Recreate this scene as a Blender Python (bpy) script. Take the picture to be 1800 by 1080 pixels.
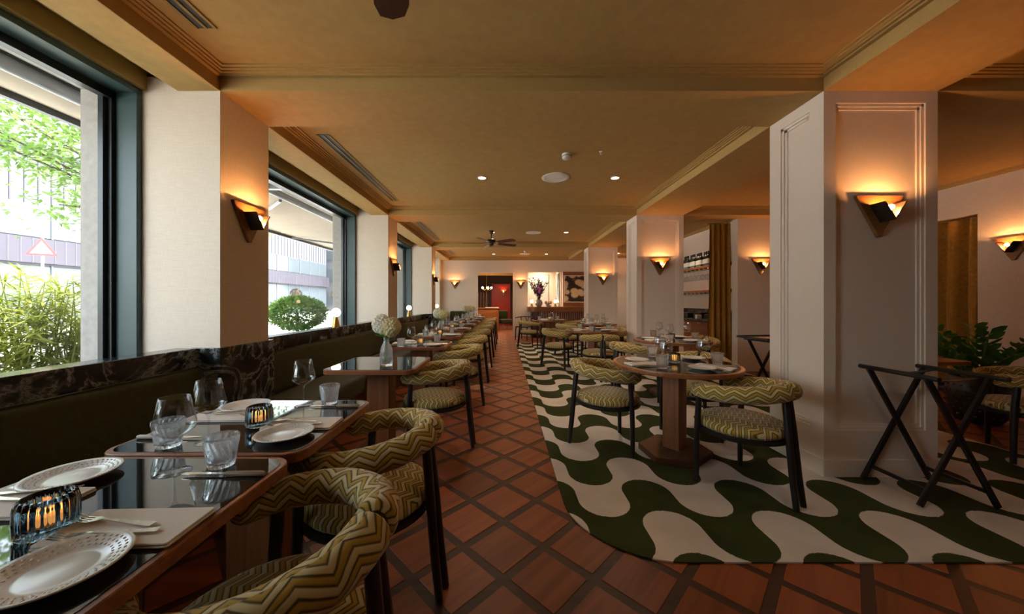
import bpy, bmesh, math, random
from mathutils import Vector, Matrix
R = math.radians
PI = math.pi
random.seed(7)
for o in list(bpy.data.objects):
    bpy.data.objects.remove(o)
SC = bpy.context.scene
COL = SC.collection

# ------------------------------------------------------------------ camera, world, sun, exposure
FOC, VX, VY, EYE = 606.0, 889.0, 531.0, 1.25          # focal length and vanishing point in pixels of the 1800x1080 frame
cam = bpy.data.cameras.new('camera')
cam.sensor_width = 36.0
cam.lens = 36.0 * FOC / 1800.0
cam.shift_x = (900.0 - VX) / 1800.0
cam.shift_y = -(540.0 - VY) / 1800.0
cam.clip_start = 0.02
cam.clip_end = 300
co = bpy.data.objects.new('camera', cam)
COL.objects.link(co)
co.location = (0, 0, EYE)
co.rotation_euler = (R(90), 0, 0)
SC.camera = co

world = bpy.data.worlds.new('sky')
SC.world = world
world.use_nodes = True
wn = world.node_tree
bg = wn.nodes['Background']
sky = wn.nodes.new('ShaderNodeTexSky')
sky.sky_type = 'NISHITA'
sky.sun_disc = False
sky.sun_elevation = R(55)
sky.sun_rotation = R(90)
sky.air_density = 1.0
sky.dust_density = 3.0
sky.ozone_density = 1.0
bw = wn.nodes.new('ShaderNodeRGBToBW'); hz = wn.nodes.new('ShaderNodeMix'); hz.data_type = 'RGBA'      # thin bright overcast
hz.inputs[0].default_value = 0.7
wn.links.new(sky.outputs[0], bw.inputs[0]); wn.links.new(sky.outputs[0], hz.inputs[6]); wn.links.new(bw.outputs[0], hz.inputs[7])
wn.links.new(hz.outputs[2], bg.inputs[0])
bg.inputs[1].default_value = 1.15

sun = bpy.data.lights.new('sun', 'SUN')
sun.energy = 6.0
sun.angle = R(0.6)
sun.color = (1.0, 0.95, 0.87)
so = bpy.data.objects.new('sun', sun)
COL.objects.link(so)
so.rotation_euler = Vector((0.36, -0.14, 0.92)).to_track_quat('Z', 'Y').to_euler()

SC.view_settings.view_transform = 'Standard'
SC.view_settings.look = 'None'
SC.view_settings.gamma = 1.0
SC.view_settings.use_curve_mapping = False
SC.view_settings.exposure = 1.42
SC.cycles.max_bounces = 10
SC.cycles.diffuse_bounces = 5
SC.cycles.transparent_max_bounces = 24
SC.cycles.transmission_bounces = 8
SC.cycles.sample_clamp_indirect = 6.0
SC.cycles.use_denoising = True

# ------------------------------------------------------------------ helpers
def world_at(px, py, d):
    return Vector(((px - VX) / FOC * d, d, EYE - (py - VY) / FOC * d))

class MB:
    """collects vertices and faces (with optional uv per corner and material index)"""
    def __init__(s):
        s.v, s.f, s.uv, s.mi = [], [], {}, {}
    def face(s, idx, uv=None, mi=0):
        if uv: s.uv[len(s.f)] = uv
        if mi: s.mi[len(s.f)] = mi
        s.f.append(tuple(idx))
    def poly(s, pts, mi=0):
        n = len(s.v); s.v += [tuple(p) for p in pts]
        s.face(range(n, n + len(pts)), None, mi)
    def box(s, x0, y0, z0, x1, y1, z1, mi=0):
        n = len(s.v)
        s.v += [(x0,y0,z0),(x1,y0,z0),(x1,y1,z0),(x0,y1,z0),(x0,y0,z1),(x1,y0,z1),(x1,y1,z1),(x0,y1,z1)]
        for q in ((0,3,2,1),(4,5,6,7),(0,1,5,4),(1,2,6,5),(2,3,7,6),(3,0,4,7)):
            s.face([n + k for k in q], None, mi)
        return s
    def bar(s, a, b, w, h, up=(0,0,1)):
        """box with rectangular section w x h from a to b"""
        a, b = Vector(a), Vector(b)
        d = (b - a).normalized(); up = Vector(up)
        if abs(d.dot(up)) > .98: up = Vector((0,1,0))
        sx = d.cross(up).normalized(); sz = sx.cross(d)
        n = len(s.v)
        for p in (a, b):
            for i, j in ((-1,-1),(1,-1),(1,1),(-1,1)):
                s.v.append(tuple(p + sx*(i*w/2) + sz*(j*h/2)))
        for q in ((0,1,2,3),(7,6,5,4),(0,4,5,1),(1,5,6,2),(2,6,7,3),(3,7,4,0)):
            s.face([n + k for k in q])
        return s
    def prism(s, poly, z0, z1, mi=0):
        n = len(s.v); m = len(poly)
        s.v += [(x,y,z0) for x,y in poly] + [(x,y,z1) for x,y in poly]
        s.face([n+m-1-k for k in range(m)], None, mi); s.face([n+m+k for k in range(m)], None, mi)
        for k in range(m):
            j = (k+1) % m
            s.face((n+k, n+j, n+m+j, n+m+k), None, mi)
        return s
    def tube(s, pts, rad, n=10, caps=True, uvlen=False):
        pts = [Vector(p) for p in pts]
        if not hasattr(rad, '__len__'): rad = [rad]*len(pts)
        base = len(s.v); prev = None; acc = 0; L = []
        for i, p in enumerate(pts):
            if i: acc += (p - pts[i-1]).length
            L.append(acc)
            t = (pts[min(i+1, len(pts)-1)] - pts[max(i-1, 0)]).normalized()
            if prev is None:
                u = Vector((0,0,1)) if abs(t.z) < .9 else Vector((1,0,0))
            else: u = prev
            u = (u - t*u.dot(t)).normalized(); prev = u
            w = t.cross(u)
            for k in range(n):
                a = 2*PI*k/n
                s.v.append(tuple(p + (u*math.cos(a) + w*math.sin(a))*rad[i]))
        c = max(rad)*2*PI
        for i in range(len(pts)-1):
            for k in range(n):
                j = (k+1) % n
                uv = None
                if uvlen:
                    uv = [(L[i], c*k/n), (L[i], c*(k+1)/n), (L[i+1], c*(k+1)/n), (L[i+1], c*k/n)]
                s.face((base+i*n+k, base+i*n+j, base+(i+1)*n+j, base+(i+1)*n+k), uv)
        if caps:
            s.face([base+n-1-k for k in range(n)], [(0,0)]*n if uvlen else None)
            e = base + (len(pts)-1)*n
            s.face([e+k for k in range(n)], [(L[-1],0)]*n if uvlen else None)
        return s
    def lathe(s, prof, n=24, c=(0,0,0), flute=None, uvxy=False):
        """prof: (r,z) list; flute(i, angle) -> radius factor"""
        base = len(s.v); m = len(prof)
        for i, (r, z) in enumerate(prof):
            for k in range(n):
                a = 2*PI*k/n
                q = r*(flute(i, a) if flute else 1)
                s.v.append((c[0]+q*math.cos(a), c[1]+q*math.sin(a), c[2]+z))
        for i in range(m-1):
            for k in range(n):
                j = (k+1) % n
                q = (base+i*n+k, base+i*n+j, base+(i+1)*n+j, base+(i+1)*n+k)
                s.face(q, [(s.v[x][0], s.v[x][1]) for x in q] if uvxy else None)
        for i, flip in ((0, True), (m-1, False)):
            if prof[i][0] > 1e-5:
                q = [base+i*n+k for k in range(n)]
                if flip: q.reverse()
                s.face(q, [(s.v[x][0], s.v[x][1]) for x in q] if uvxy else None)
        return s
    def ball(s, c, r, n=10, m=7, sq=(1,1,1)):
        prof = []
        base = len(s.v)
        for i in range(m+1):
            t = PI*i/m
            for k in range(n):
                a = 2*PI*k/n
                s.v.append((c[0]+r*sq[0]*math.sin(t)*math.cos(a), c[1]+r*sq[1]*math.sin(t)*math.sin(a), c[2]-r*sq[2]*math.cos(t)))
        for i in range(m):
            for k in range(n):
                j = (k+1) % n
                s.face((base+i*n+k, base+i*n+j, base+(i+1)*n+j, base+(i+1)*n+k))
        return s
    def leaf(s, c, d, L, W, nrm):
        c, d, nrm = Vector(c), Vector(d).normalized(), Vector(nrm)
        w = d.cross(nrm)
        if w.length < 1e-4: w = d.cross(Vector((1,.3,.2)))
        w.normalize()
        n = len(s.v)
        up = w.cross(d)
        s.v += [tuple(c), tuple(c + d*L*.45 + w*W/2 + up*W*.12), tuple(c + d*L), tuple(c + d*L*.45 - w*W/2 + up*W*.12)]
        s.face((n, n+1, n+2, n+3))
        return s
    def mesh(s, name, smooth=False, bevel=0, seg=1, weld=True):
        me = bpy.data.meshes.new(name)
        me.from_pydata(s.v, [], s.f)
        if s.uv:
            l = me.uv_layers.new(name='UVMap')
            for p in me.polygons:
                u = s.uv.get(p.index)
                if u:
                    for k, li in enumerate(p.loop_indices): l.data[li].uv = u[k]
        for k, m in s.mi.items(): me.polygons[k].material_index = m
        if bevel or (weld and smooth):
            b = bmesh.new(); b.from_mesh(me)
            if smooth and weld: bmesh.ops.remove_doubles(b, verts=b.verts, dist=1e-6)
            if bevel:
                es = [e for e in b.edges if len(e.link_faces) == 2 and e.calc_face_angle(0) > .5]
                bmesh.ops.bevel(b, geom=es, offset=bevel, segments=seg, affect='EDGES', profile=.5)
            bmesh.ops.recalc_face_normals(b, faces=b.faces)
            b.to_mesh(me); b.free()
        if smooth:
            me.polygons.foreach_set('use_smooth', [True]*len(me.polygons))
            if smooth != 'all':
                me.set_sharp_from_angle(angle=R(40))
        me.update()
        return me

def new(name, me, mat=None, parent=None, loc=(0,0,0), rot=(0,0,0)):
    o = bpy.data.objects.new(name, me)
    COL.objects.link(o)
    if mat is not None:
        mats = mat if isinstance(mat, (list, tuple)) else [mat]
        if len(me.materials) == 0:
            for m in mats: me.materials.append(m)
    o.location = loc; o.rotation_euler = rot
    if parent is not None: o.parent = parent
    return o
def empty(name, loc=(0,0,0), rz=0):
    o = bpy.data.objects.new(name, None)
    COL.objects.link(o); o.location = loc; o.rotation_euler = (0,0,rz)
    o.empty_display_size = .05
    return o
def tag(o, label, cat, group=None):
    o['label'] = label; o['category'] = cat
    if group: o['group'] = group
    return o
def struct(o, label=None):
    o['kind'] = 'structure'
    if label: o['label'] = label
    return o
def copy_tree(o, parent=None):
    c = o.copy(); COL.objects.link(c)
    if parent is not None: c.parent = parent
    for ch in list(o.children): copy_tree(ch, c)
    return c

# ------------------------------------------------------------------ materials
class NT:
    def __init__(s, name):
        s.m = bpy.data.materials.new(name); s.m.use_nodes = True
        s.t = s.m.node_tree; s.p = s.t.nodes['Principled BSDF']; s.out = s.t.nodes['Material Output']
    def n(s, kind, **kw):
        x = s.t.nodes.new('ShaderNode' + kind)
        for k, v in kw.items():
            if hasattr(x, k): setattr(x, k, v)
        return x
    def l(s, a, b): s.t.links.new(a, b)
    def math(s, op, a, b=None, c=None):
        x = s.n('Math', operation=op)
        for i, v in enumerate((a, b, c)):
            if v is None: continue
            if isinstance(v, (int, float)): x.inputs[i].default_value = v
            else: s.l(v, x.inputs[i])
        return x.outputs[0]
    def coords(s, kind='Object', scale=(1,1,1), rot=(0,0,0), loc=(0,0,0)):
        tc = s.n('TexCoord'); mp = s.n('Mapping')
        mp.inputs['Scale'].default_value = scale; mp.inputs['Rotation'].default_value = rot; mp.inputs['Location'].default_value = loc
        s.l(tc.outputs[kind], mp.inputs[0])
        return mp.outputs[0]
    def noise(s, vec, scale=5, detail=3, rough=.5, dist=0):
        x = s.n('TexNoise'); s.l(vec, x.inputs['Vector'])
        x.inputs['Scale'].default_value = scale; x.inputs['Detail'].default_value = detail
        x.inputs['Roughness'].default_value = rough; x.inputs['Distortion'].default_value = dist
        return x.outputs[0]
    def ramp(s, fac, stops):
        x = s.n('ValToRGB'); e = x.color_ramp.elements
        while len(e) > len(stops): e.remove(e[-1])
        while len(e) < len(stops): e.new(.5)
        for k, (p, c) in enumerate(stops):
            e[k].position = p; e[k].color = (*c, 1)
        s.l(fac, x.inputs[0])
        return x.outputs[0]
    def mix(s, fac, a, b):
        x = s.n('Mix', data_type='RGBA')
        for sock, v in ((x.inputs[0], fac), (x.inputs[6], a), (x.inputs[7], b)):
            if isinstance(v, (int, float)): sock.default_value = v
            elif isinstance(v, tuple): sock.default_value = (*v, 1)
            else: s.l(v, sock)
        return x.outputs[2]
    def bump(s, h, strength=.2, dist=.01):
        x = s.n('Bump'); x.inputs['Strength'].default_value = strength; x.inputs['Distance'].default_value = dist
        s.l(h, x.inputs['Height']); s.l(x.outputs[0], s.p.inputs['Normal'])
    def set(s, color=None, rough=None, metal=None, spec=None, coat=None, sheen=None, emit=None, es=0):
        p = s.p.inputs
        if color is not None:
            if isinstance(color, tuple): p['Base Color'].default_value = (*color, 1)
            else: s.l(color, p['Base Color'])
        if rough is not None:
            if isinstance(rough, (int, float)): p['Roughness'].default_value = rough
            else: s.l(rough, p['Roughness'])
        if metal is not None: p['Metallic'].default_value = metal
        if spec is not None: p['Specular IOR Level'].default_value = spec
        if coat is not None: p['Coat Weight'].default_value = coat; p['Coat Roughness'].default_value = .08
        if sheen is not None: p['Sheen Weight'].default_value = sheen; p['Sheen Roughness'].default_value = .4
        if emit is not None: p['Emission Color'].default_value = (*emit, 1); p['Emission Strength'].default_value = es
        return s.m

def plain(name, color, rough=.5, var=.12, scale=8, bump=.05, **kw):
    """a plain colour with faint mottling and relief"""
    t = NT(name); v = t.coords('Object')
    nz = t.noise(v, scale, 4)
    lo = tuple(c*(1-var) for c in color); hi = tuple(min(1, c*(1+var)) for c in color)
    c = t.ramp(nz, [(.3, lo), (.7, hi)])
    if bump: t.bump(t.noise(v, scale*12, 2), bump, .002)
    return t.set(c, rough, **kw)

def linen(name, color, strength=.12):
    """woven wallcovering: crossed fine threads"""
    t = NT(name)
    a = t.noise(t.coords('Object', (380, 380, 14)), 1, 2)
    b = t.noise(t.coords('Object', (14, 14, 380)), 1, 2)
    f = t.math('MULTIPLY', t.math('ADD', a, b), .5)
    c = t.ramp(f, [(.32, tuple(x*(1-strength) for x in color)), (.68, tuple(min(1, x*(1+strength)) for x in color))])
    t.bump(f, .12, .002)
    return t.set(c, .8, spec=.2)

def wood(name, dark, light, axis='x', rough=.35, scale=1.0, coat=None, rnd=0.0, spec=.5):
    t = NT(name)
    s = {'x': (1.5, 22, 22), 'y': (22, 1.5, 22), 'z': (22, 22, 1.5)}[axis]
    v = t.coords('Object', tuple(k*scale for k in s))
    if rnd:
        oi = t.n('ObjectInfo'); add = t.n('VectorMath', operation='ADD')
        sc = t.n('VectorMath', operation='SCALE'); cb = t.n('CombineXYZ')
        t.l(oi.outputs['Random'], cb.inputs[0]); t.l(oi.outputs['Random'], cb.inputs[1])
        t.l(cb.outputs[0], sc.inputs[0]); sc.inputs['Scale'].default_value = 60
        t.l(v, add.inputs[0]); t.l(sc.outputs[0], add.inputs[1]); v = add.outputs[0]
    nz = t.noise(v, 1.0, 5, .6, 1.2)
    c = t.ramp(nz, [(.28, dark), (.5, tuple((a+b)/2 for a, b in zip(dark, light))), (.75, light)])
    if rnd:
        hs = t.n('HueSaturation')
        t.l(c, hs.inputs['Color'])
        t.l(t.math('ADD', t.math('MULTIPLY', oi.outputs['Random'], rnd), 1-rnd*.5), hs.inputs['Value'])
        c = hs.outputs[0]
    t.bump(nz, .08, .002)
    return t.set(c, rough, coat=coat, spec=spec)

def thin_glass(name, tint=(1,1,1), ior=1.5, rough=0.0):
    """a thin clear sheet: see-through with fresnel reflection"""
    t = NT(name); t.t.nodes.remove(t.p)
    tr = t.n('BsdfTransparent'); gl = t.n('BsdfGlossy'); lw = t.n('LayerWeight'); mx = t.n('MixShader')
    tr.inputs[0].default_value = (*tint, 1); gl.inputs['Roughness'].default_value = rough
    f0 = ((ior-1)/(ior+1))**2
    lw.inputs['Blend'].default_value = .5                                  # facing = 1 - cos(angle): schlick
    fac = t.math('ADD', t.math('MULTIPLY', t.math('POWER', lw.outputs['Facing'], 5.0), 1-f0), f0)
    t.l(fac, mx.inputs[0]); t.l(tr.outputs[0], mx.inputs[1]); t.l(gl.outputs[0], mx.inputs[2])
    t.l(mx.outputs[0], t.out.inputs[0])
    return t.m

def solid_glass(name, tint=(1,1,1), ior=1.45, rough=0.0, glint_mix=0):
    t = NT(name); p = t.p.inputs
    p['Base Color'].default_value = (*tint, 1); p['Transmission Weight'].default_value = 1
    p['IOR'].default_value = ior; p['Roughness'].default_value = rough
    v = t.coords('Object', (30, 30, 30)); t.bump(t.noise(v, 1, 1), .02, .002)
    if glint_mix:  # white translucent share imitates bright window streaks in clear glass
        tr = t.n('BsdfTranslucent'); mx = t.n('MixShader'); mx.inputs[0].default_value = glint_mix
        tr.inputs[0].default_value = (.92, .95, .97, 1)
        t.l(t.p.outputs[0], mx.inputs[1]); t.l(tr.outputs[0], mx.inputs[2]); t.l(mx.outputs[0], t.out.inputs[0])
    return t.m

def emitter(name, color, strength):
    t = NT(name)
    return t.set(color, .4, emit=color, es=strength)

def leafmat(name, dark, light, scale=3):
    t = NT(name)
    c = t.ramp(t.noise(t.coords('Object'), scale, 3), [(.3, dark), (.7, light)])
    t.set(c, .55, spec=.3)
    tr = t.n('BsdfTranslucent'); mx = t.n('MixShader'); mx.inputs[0].default_value = .35
    t.l(c, tr.inputs[0]); t.l(t.p.outputs[0], mx.inputs[1]); t.l(tr.outputs[0], mx.inputs[2]); t.l(mx.outputs[0], t.out.inputs[0])
    return t.m

MT = {}
MT['ceiling'] = linen('ochre_ceiling', (.46, .295, .105), .10)
MT['wall'] = linen('oatmeal_wallcovering', (.79, .675, .555), .10)
MT['panel'] = linen('cream_column_paint', (.80, .685, .58), .04)
MT['casing'] = plain('olive_casing', (.30, .20, .05), .5, .08)
MT['frame'] = plain('dark_green_frame', (.045, .085, .085), .45, .08, 3, .02)
MT['black_frame'] = plain('black_sash', (.012, .016, .018), .35, .1)
MT['stone'] = plain('pale_stone', (.34, .31, .28), .8, .12, 20)
MT['velvet'] = plain('olive_velvet', (.046, .048, .007), .8, .25, 30, .1, sheen=.2)
MT['black'] = plain('black_lacquer', (.012, .011, .011), .35, .2)
MT['table_wood'] = wood('walnut_edge', (.17, .055, .018), (.36, .135, .05), 'x', .35)
MT['post_wood'] = wood('walnut_post', (.17, .055, .018), (.36, .135, .045), 'z', .4)
MT['base_wood'] = wood('dark_walnut_base', (.05, .018, .009), (.12, .045, .02), 'x', .45)
MT['black_glass'] = plain('black_glass', (.008, .008, .008), .03, .1, 4, 0, spec=.9)
MT['tile'] = wood('terracotta_parquet', (.15, .034, .010), (.31, .078, .021), 'x', .40, .55, rnd=.5)
MT['strip'] = wood('dark_parquet_strip', (.03, .010, .005), (.075, .026, .012), 'x', .45, .6)
MT['white_plate'] = plain('glazed_porcelain', (.80, .75, .68), .18, .04, 6, 0)
MT['linen_napkin'] = linen('ivory_napkin', (.80, .72, .63), .06)
MT['steel'] = plain('brushed_steel', (.62, .56, .48), .22, .1, 20, .02, metal=1)
MT['handle'] = wood('bone_handle', (.25, .17, .10), (.45, .33, .2), 'x', .4)
MT['wine_glass'] = thin_glass('clear_crystal', (.95, .96, .96), 1.8)
MT['tumbler'] = solid_glass('fluted_tumbler_glass', (.97, .99, 1.0), glint_mix=.14)
MT['pane'] = thin_glass('window_glass', (.96, .985, .98), 1.3)
MT['blue_glass'] = solid_glass('smoky_blue_glass', (.20, .34, .40))
MT['wax'] = plain('wax', (.8, .42, .18), .5, emit=(1, .25, .05), es=1.2)  # emission stands in for candle flame light soaking through the wax
MT['flame'] = emitter('flame', (1, .28, .05), 9)
MT['bulb'] = emitter('warm_bulb', (1, .43, .145), 390)
MT['pendant'] = emitter('pendant_bulb', (1, .66, .40), 110)
MT['globe'] = emitter('warm_globe', (1, .66, .40), 4.0)
MT['downlight'] = emitter('downlight_lens', (1, .8, .55), 5)
MT['brass'] = plain('brushed_brass', (.62, .38, .10), .3, .1, 20, .02, metal=1)
MT['bronze'] = plain('dark_bronze', (.055, .040, .032), .4, .15, 20, .05, metal=.6)
MT['burl'] = wood('burl_walnut', (.10, .035, .010), (.34, .15, .045), 'x', .35, .35, coat=.3)
MT['frost'] = thin_glass('prism_glass', (.98, .90, .84), 1.7, .05)
MT['white_plastic'] = plain('white_plastic', (.78, .76, .72), .5, .03)
MT['chrome'] = plain('polished_steel_column', (.75, .74, .72), .12, .04, 5, 0, metal=1)
MT['curtain'] = plain('mustard_velvet', (.42, .20, .018), .8, .2, 25, .08, sheen=.4)
MT['bar_wood'] = wood('bar_walnut', (.16, .05, .016), (.33, .12, .04), 'x', .35)
MT['cab_wood'] = wood('cabinet_burl', (.14, .04, .012), (.30, .10, .03), 'y', .35)
MT['leaf'] = leafmat('tree_leaf', (.07, .15, .02), (.22, .33, .08))
MT['bamboo_leaf'] = leafmat('bamboo_leaf', (.15, .21, .02), (.40, .40, .08), 6)
MT['hedge_leaf'] = leafmat('hedge_leaf', (.06, .13, .02), (.18, .28, .07), 5)
MT['zz_leaf'] = leafmat('glossy_leaf', (.02, .09, .015), (.05, .20, .03), 8)
MT['new_leaf'] = leafmat('young_leaf', (.16, .22, .02), (.26, .32, .05), 8)
MT['stem_green'] = plain('green_stem', (.10, .25, .03), .5)
MT['petal'] = leafmat('hydrangea_petal', (.80, .78, .66), (.95, .94, .86), 9)
MT['petal_yellow'] = leafmat('cream_hydrangea_petal', (.68, .62, .36), (.86, .80, .52), 9)
MT['green_leaf'] = leafmat('bright_leaf', (.03, .30, .02), (.10, .50, .05), 9)
MT['bark'] = plain('bark', (.06, .045, .03), .9, .3, 12, .4)
MT['asphalt'] = plain('pavement', (.52, .50, .47), .9, .1, 3, .1)
MT['clad'] = plain('pale_cladding', (.066, .069, .080), .7, .06, .3, .02)
MT['clad_dark'] = plain('mauve_cladding', (.024, .019, .030), .6, .08, .3, .02)
MT['bld_glass'] = plain('reflective_glazing', (.055, .066, .076), .15, .1, .4, 0, spec=.5)
MT['mullion'] = plain('grey_mullion', (.07, .08, .10), .5)
MT['awning'] = plain('beige_canvas', (.56, .47, .36), .85, .05, 6, .05)
MT['grey_metal'] = plain('grey_metal', (.30, .30, .31), .4, .1, 8, .02, metal=.5)
MT['dark_metal'] = plain('dark_metal', (.05, .055, .06), .4, .1)
MT['sign_red'] = plain('sign_red', (.38, .03, .03), .5, .04)
MT['sign_white'] = plain('sign_white', (.40, .40, .39), .5, .03)
MT['teal_pot'] = plain('teal_planter', (.03, .10, .12), .5)
MT['red_wall'] = plain('red_lacquer_wall', (.30, .015, .008), .4, .15, 2)
MT['dark_wall'] = plain('dark_brown_wall', (.05, .028, .02), .6)
MT['bottle'] = plain('dark_bottle_glass', (.012, .018, .012), .06, .1, 5, 0, spec=.8)
MT['paper'] = plain('bottle_paper', (.72, .68, .60), .8, .05)
MT['purple'] = leafmat('dark_purple_flower', (.05, .012, .045), (.15, .05, .12), 9)
MT['pink'] = leafmat('magenta_orchid', (.55, .06, .40), (.75, .18, .55), 9)
MT['rose'] = leafmat('dusty_rose', (.45, .22, .18), (.70, .45, .38), 9)
MT['pewter'] = plain('pewter_vase', (.35, .34, .34), .3, .2, 9, .05, metal=.8)
MT['cloth'] = plain('hanging_coat', (.16, .09, .05), .9, .3, 5)
MT['mirror'] = plain('pale_grey_panel', (.62, .60, .57), .5, .04, 2, 0)

def marble():
    t = NT('black_veined_marble')
    v = t.coords('Object', (1,1,1))
    w = t.noise(v, 3.2, 6, .62, 1.6)
    veins = t.math('ABSOLUTE', t.math('SUBTRACT', w, .5))
    c1 = t.ramp(veins, [(0, (.42, .42, .40)), (.016, (.14, .15, .145)), (.06, (.020, .023, .022))])
    patch = t.noise(v, 1.5, 3)
    mask = t.ramp(patch, [(.36, (0,0,0)), (.52, (1,1,1))])
    c = t.mix(mask, (.018, .021, .020), c1)
    return t.set(c, .14, spec=.6)
MT['marble'] = marble()

def zigzag(name, uvkind, per=.034, lam=.085, amp=.030, wob=.012):
    """chevron velvet: mustard and cream zigzag stripes on olive"""
    t = NT(name)
    tc = t.n('TexCoord'); sep = t.n('SeparateXYZ'); t.l(tc.outputs[uvkind], sep.inputs[0])
    u, v = sep.outputs[0], sep.outputs[1]
    nz = t.noise(tc.outputs['Object'], 7, 2)
    wv = t.math('MULTIPLY', t.math('SUBTRACT', nz, .5), wob*4)
    tri = t.math('PINGPONG', t.math('ADD', u, wv), lam/2)
    h = t.math('ADD', v, t.math('MULTIPLY', tri, amp/(lam/2)))
    h = t.math('ADD', h, wv)
    f = t.math('FRACT', t.math('DIVIDE', h, per))
    c = t.ramp(f, [(0, (.09, .058, .009)), (.09, (.38, .23, .03)), (.34, (.44, .28, .042)), (.43, (.09, .058, .009)), (.50, (.095, .06, .01)), (.58, (.53, .43, .20)), (.88, (.60, .50, .27)), (.97, (.09, .058, .009))])
    ht = t.ramp(f, [(0, (0,0,0)), (.10, (1,1,1)), (.36, (1,1,1)), (.46, (0,0,0)), (.56, (.6,.6,.6)), (.88, (.6,.6,.6)), (1, (0,0,0))])
    t.bump(ht, .35, .004)
    return t.set(c, .75, sheen=.25, spec=.25)
MT['zig_arm'] = zigzag('chevron_velvet_arm', 'UV', .046, .10, .040, .010)
MT['zig_seat'] = zigzag('chevron_velvet_seat', 'UV', .036, .095, .032, .004)

def rugmat():
    t = NT('wave_rug')
    tc = t.n('TexCoord'); sep = t.n('SeparateXYZ'); t.l(tc.outputs['Object'], sep.inputs[0])
    x, y = sep.outputs[0], sep.outputs[1]
    nz = t.math('MULTIPLY', t.math('SUBTRACT', t.noise(tc.outputs['Object'], 60, 2), .5), .012)
    lam, rad, leg = .622, .1555, .052
    u = t.math('FRACT', t.math('ADD', t.math('DIVIDE', t.math('SUBTRACT', x, .92), lam), 8.25))
    top = t.math('LESS_THAN', u, .5)
    dx = t.math('MULTIPLY', t.math('SUBTRACT', t.math('SUBTRACT', u, .75), t.math('MULTIPLY', top, -.5)), lam)
    arc = t.math('SQRT', t.math('MAXIMUM', t.math('SUBTRACT', rad*rad, t.math('MULTIPLY', dx, dx)), 0))
    w = t.math('MULTIPLY', t.math('ADD', arc, leg), t.math('SUBTRACT', t.math('MULTIPLY', top, 2), 1))
    h = t.math('SUBTRACT', t.math('ADD', y, nz), w)
    f = t.math('FRACT', t.math('DIVIDE', t.math('SUBTRACT', h, 2.20-.70*6), .70))
    m = t.ramp(f, [(0, (1,1,1)), (.485, (1,1,1)), (.49, (0,0,0)), (.995, (0,0,0)), (1, (1,1,1))])
    v2 = t.noise(tc.outputs['Object'], 3, 4)
    cream = t.ramp(v2, [(.3, (.60, .53, .47)), (.7, (.72, .65, .59))])
    green = t.ramp(v2, [(.3, (.034, .042, .014)), (.7, (.052, .062, .022))])
    t.bump(t.noise(tc.outputs['Object'], 420, 2), .5, .004)
    return t.set(t.mix(m, green, cream), .95, spec=.1)
MT['rug'] = rugmat()

def picture():
    t = NT('abstract_canvas')
    vo = t.n('TexVoronoi', feature='SMOOTH_F1'); t.l(t.coords('Object', (3.6, 1, 4.6)), vo.inputs['Vector'])
    vo.inputs['Scale'].default_value = 1; vo.inputs['Smoothness'].default_value = .2
    c = t.ramp(vo.outputs[0], [(.30, (.66, .52, .32)), (.46, (.58, .42, .24)), (.55, (.10, .05, .03)), (.64, (.03, .02, .015))])
    return t.set(c, .5)
MT['picture'] = picture()
# ------------------------------------------------------------------ dimensions (metres; camera at the origin looking along +y)
XW, XP, XB = -2.59, -2.03, -2.33          # window plane, pier face, window side of the long beam
XC0, XC1 = 2.26, 3.07                     # right pillars
XR = 6.2                                  # right wall
YB = 12.5                                 # back wall
Y0 = -4.1                                 # wall behind the camera
ZS, ZC = 2.75, 2.88                       # beam soffit and coffer ceiling
PIERS = [(-1.05, -.55), (2.45, 2.95), (5.95, 6.45), (9.45, 9.95)]
BAYS = [(Y0, -1.05), (-.55, 2.45), (2.95, 5.95), (6.45, 9.45), (9.95, YB)]

# ------------------------------------------------------------------ floor
fl = struct(new('floor', MB().box(-2.6, Y0-.1, -.12, XR+.3, 18.4, -.003).mesh('floor'), MT['strip']))
E1, E2, J3 = Vector((.205, -.205)), Vector((.205, .205)), Vector((.193, 1.757))
tile_me = MB().box(-.1225, -.1225, -.006, .1225, .1225, 0).mesh('parquet_tile', bevel=.0015)
spots, rest = [], []
for i in range(-60, 60):
    for j in range(-60, 60):
        c = J3 + E1*(i+.5) + E2*(j+.5)
        if not (-2.35 < c.x < XR-.1 and Y0+.2 < c.y < 18.1): continue
        if .62 < c.x < 3.95 and 2.0 < c.y < 10.1: continue          # fully under the rug
        if c.x > 3.0 and 6.1 < c.y: continue
        if XC0-.1 < c.x < XC1+.1 and any(a-.1 < c.y < b+.1 for a, b in PIERS): continue
        seen = False
        if c.y > .9:
            px, py = VX + FOC*c.x/c.y, VY + FOC*EYE/c.y
            seen = -30 < px < 1830 and py < 1130 and c.x > -1.25 and c.y < 12.4
        (spots if seen else rest).append(c)
spots.sort(key=lambda c: c.y)
rest += spots[300:]
for c in spots[:300]:
    new('parquet_tile', tile_me, MT['tile'], fl, (c.x, c.y, 0), (0, 0, R(45)))
mb = MB()
h = .1225*math.sqrt(2)
for c in rest:
    mb.prism([(c.x-h, c.y), (c.x, c.y-h), (c.x+h, c.y), (c.x, c.y+h)], -.006, 0)
ft = new('parquet_field', mb.mesh('parquet_field'), MT['tile'], fl); ft['kind'] = 'stuff'

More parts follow.
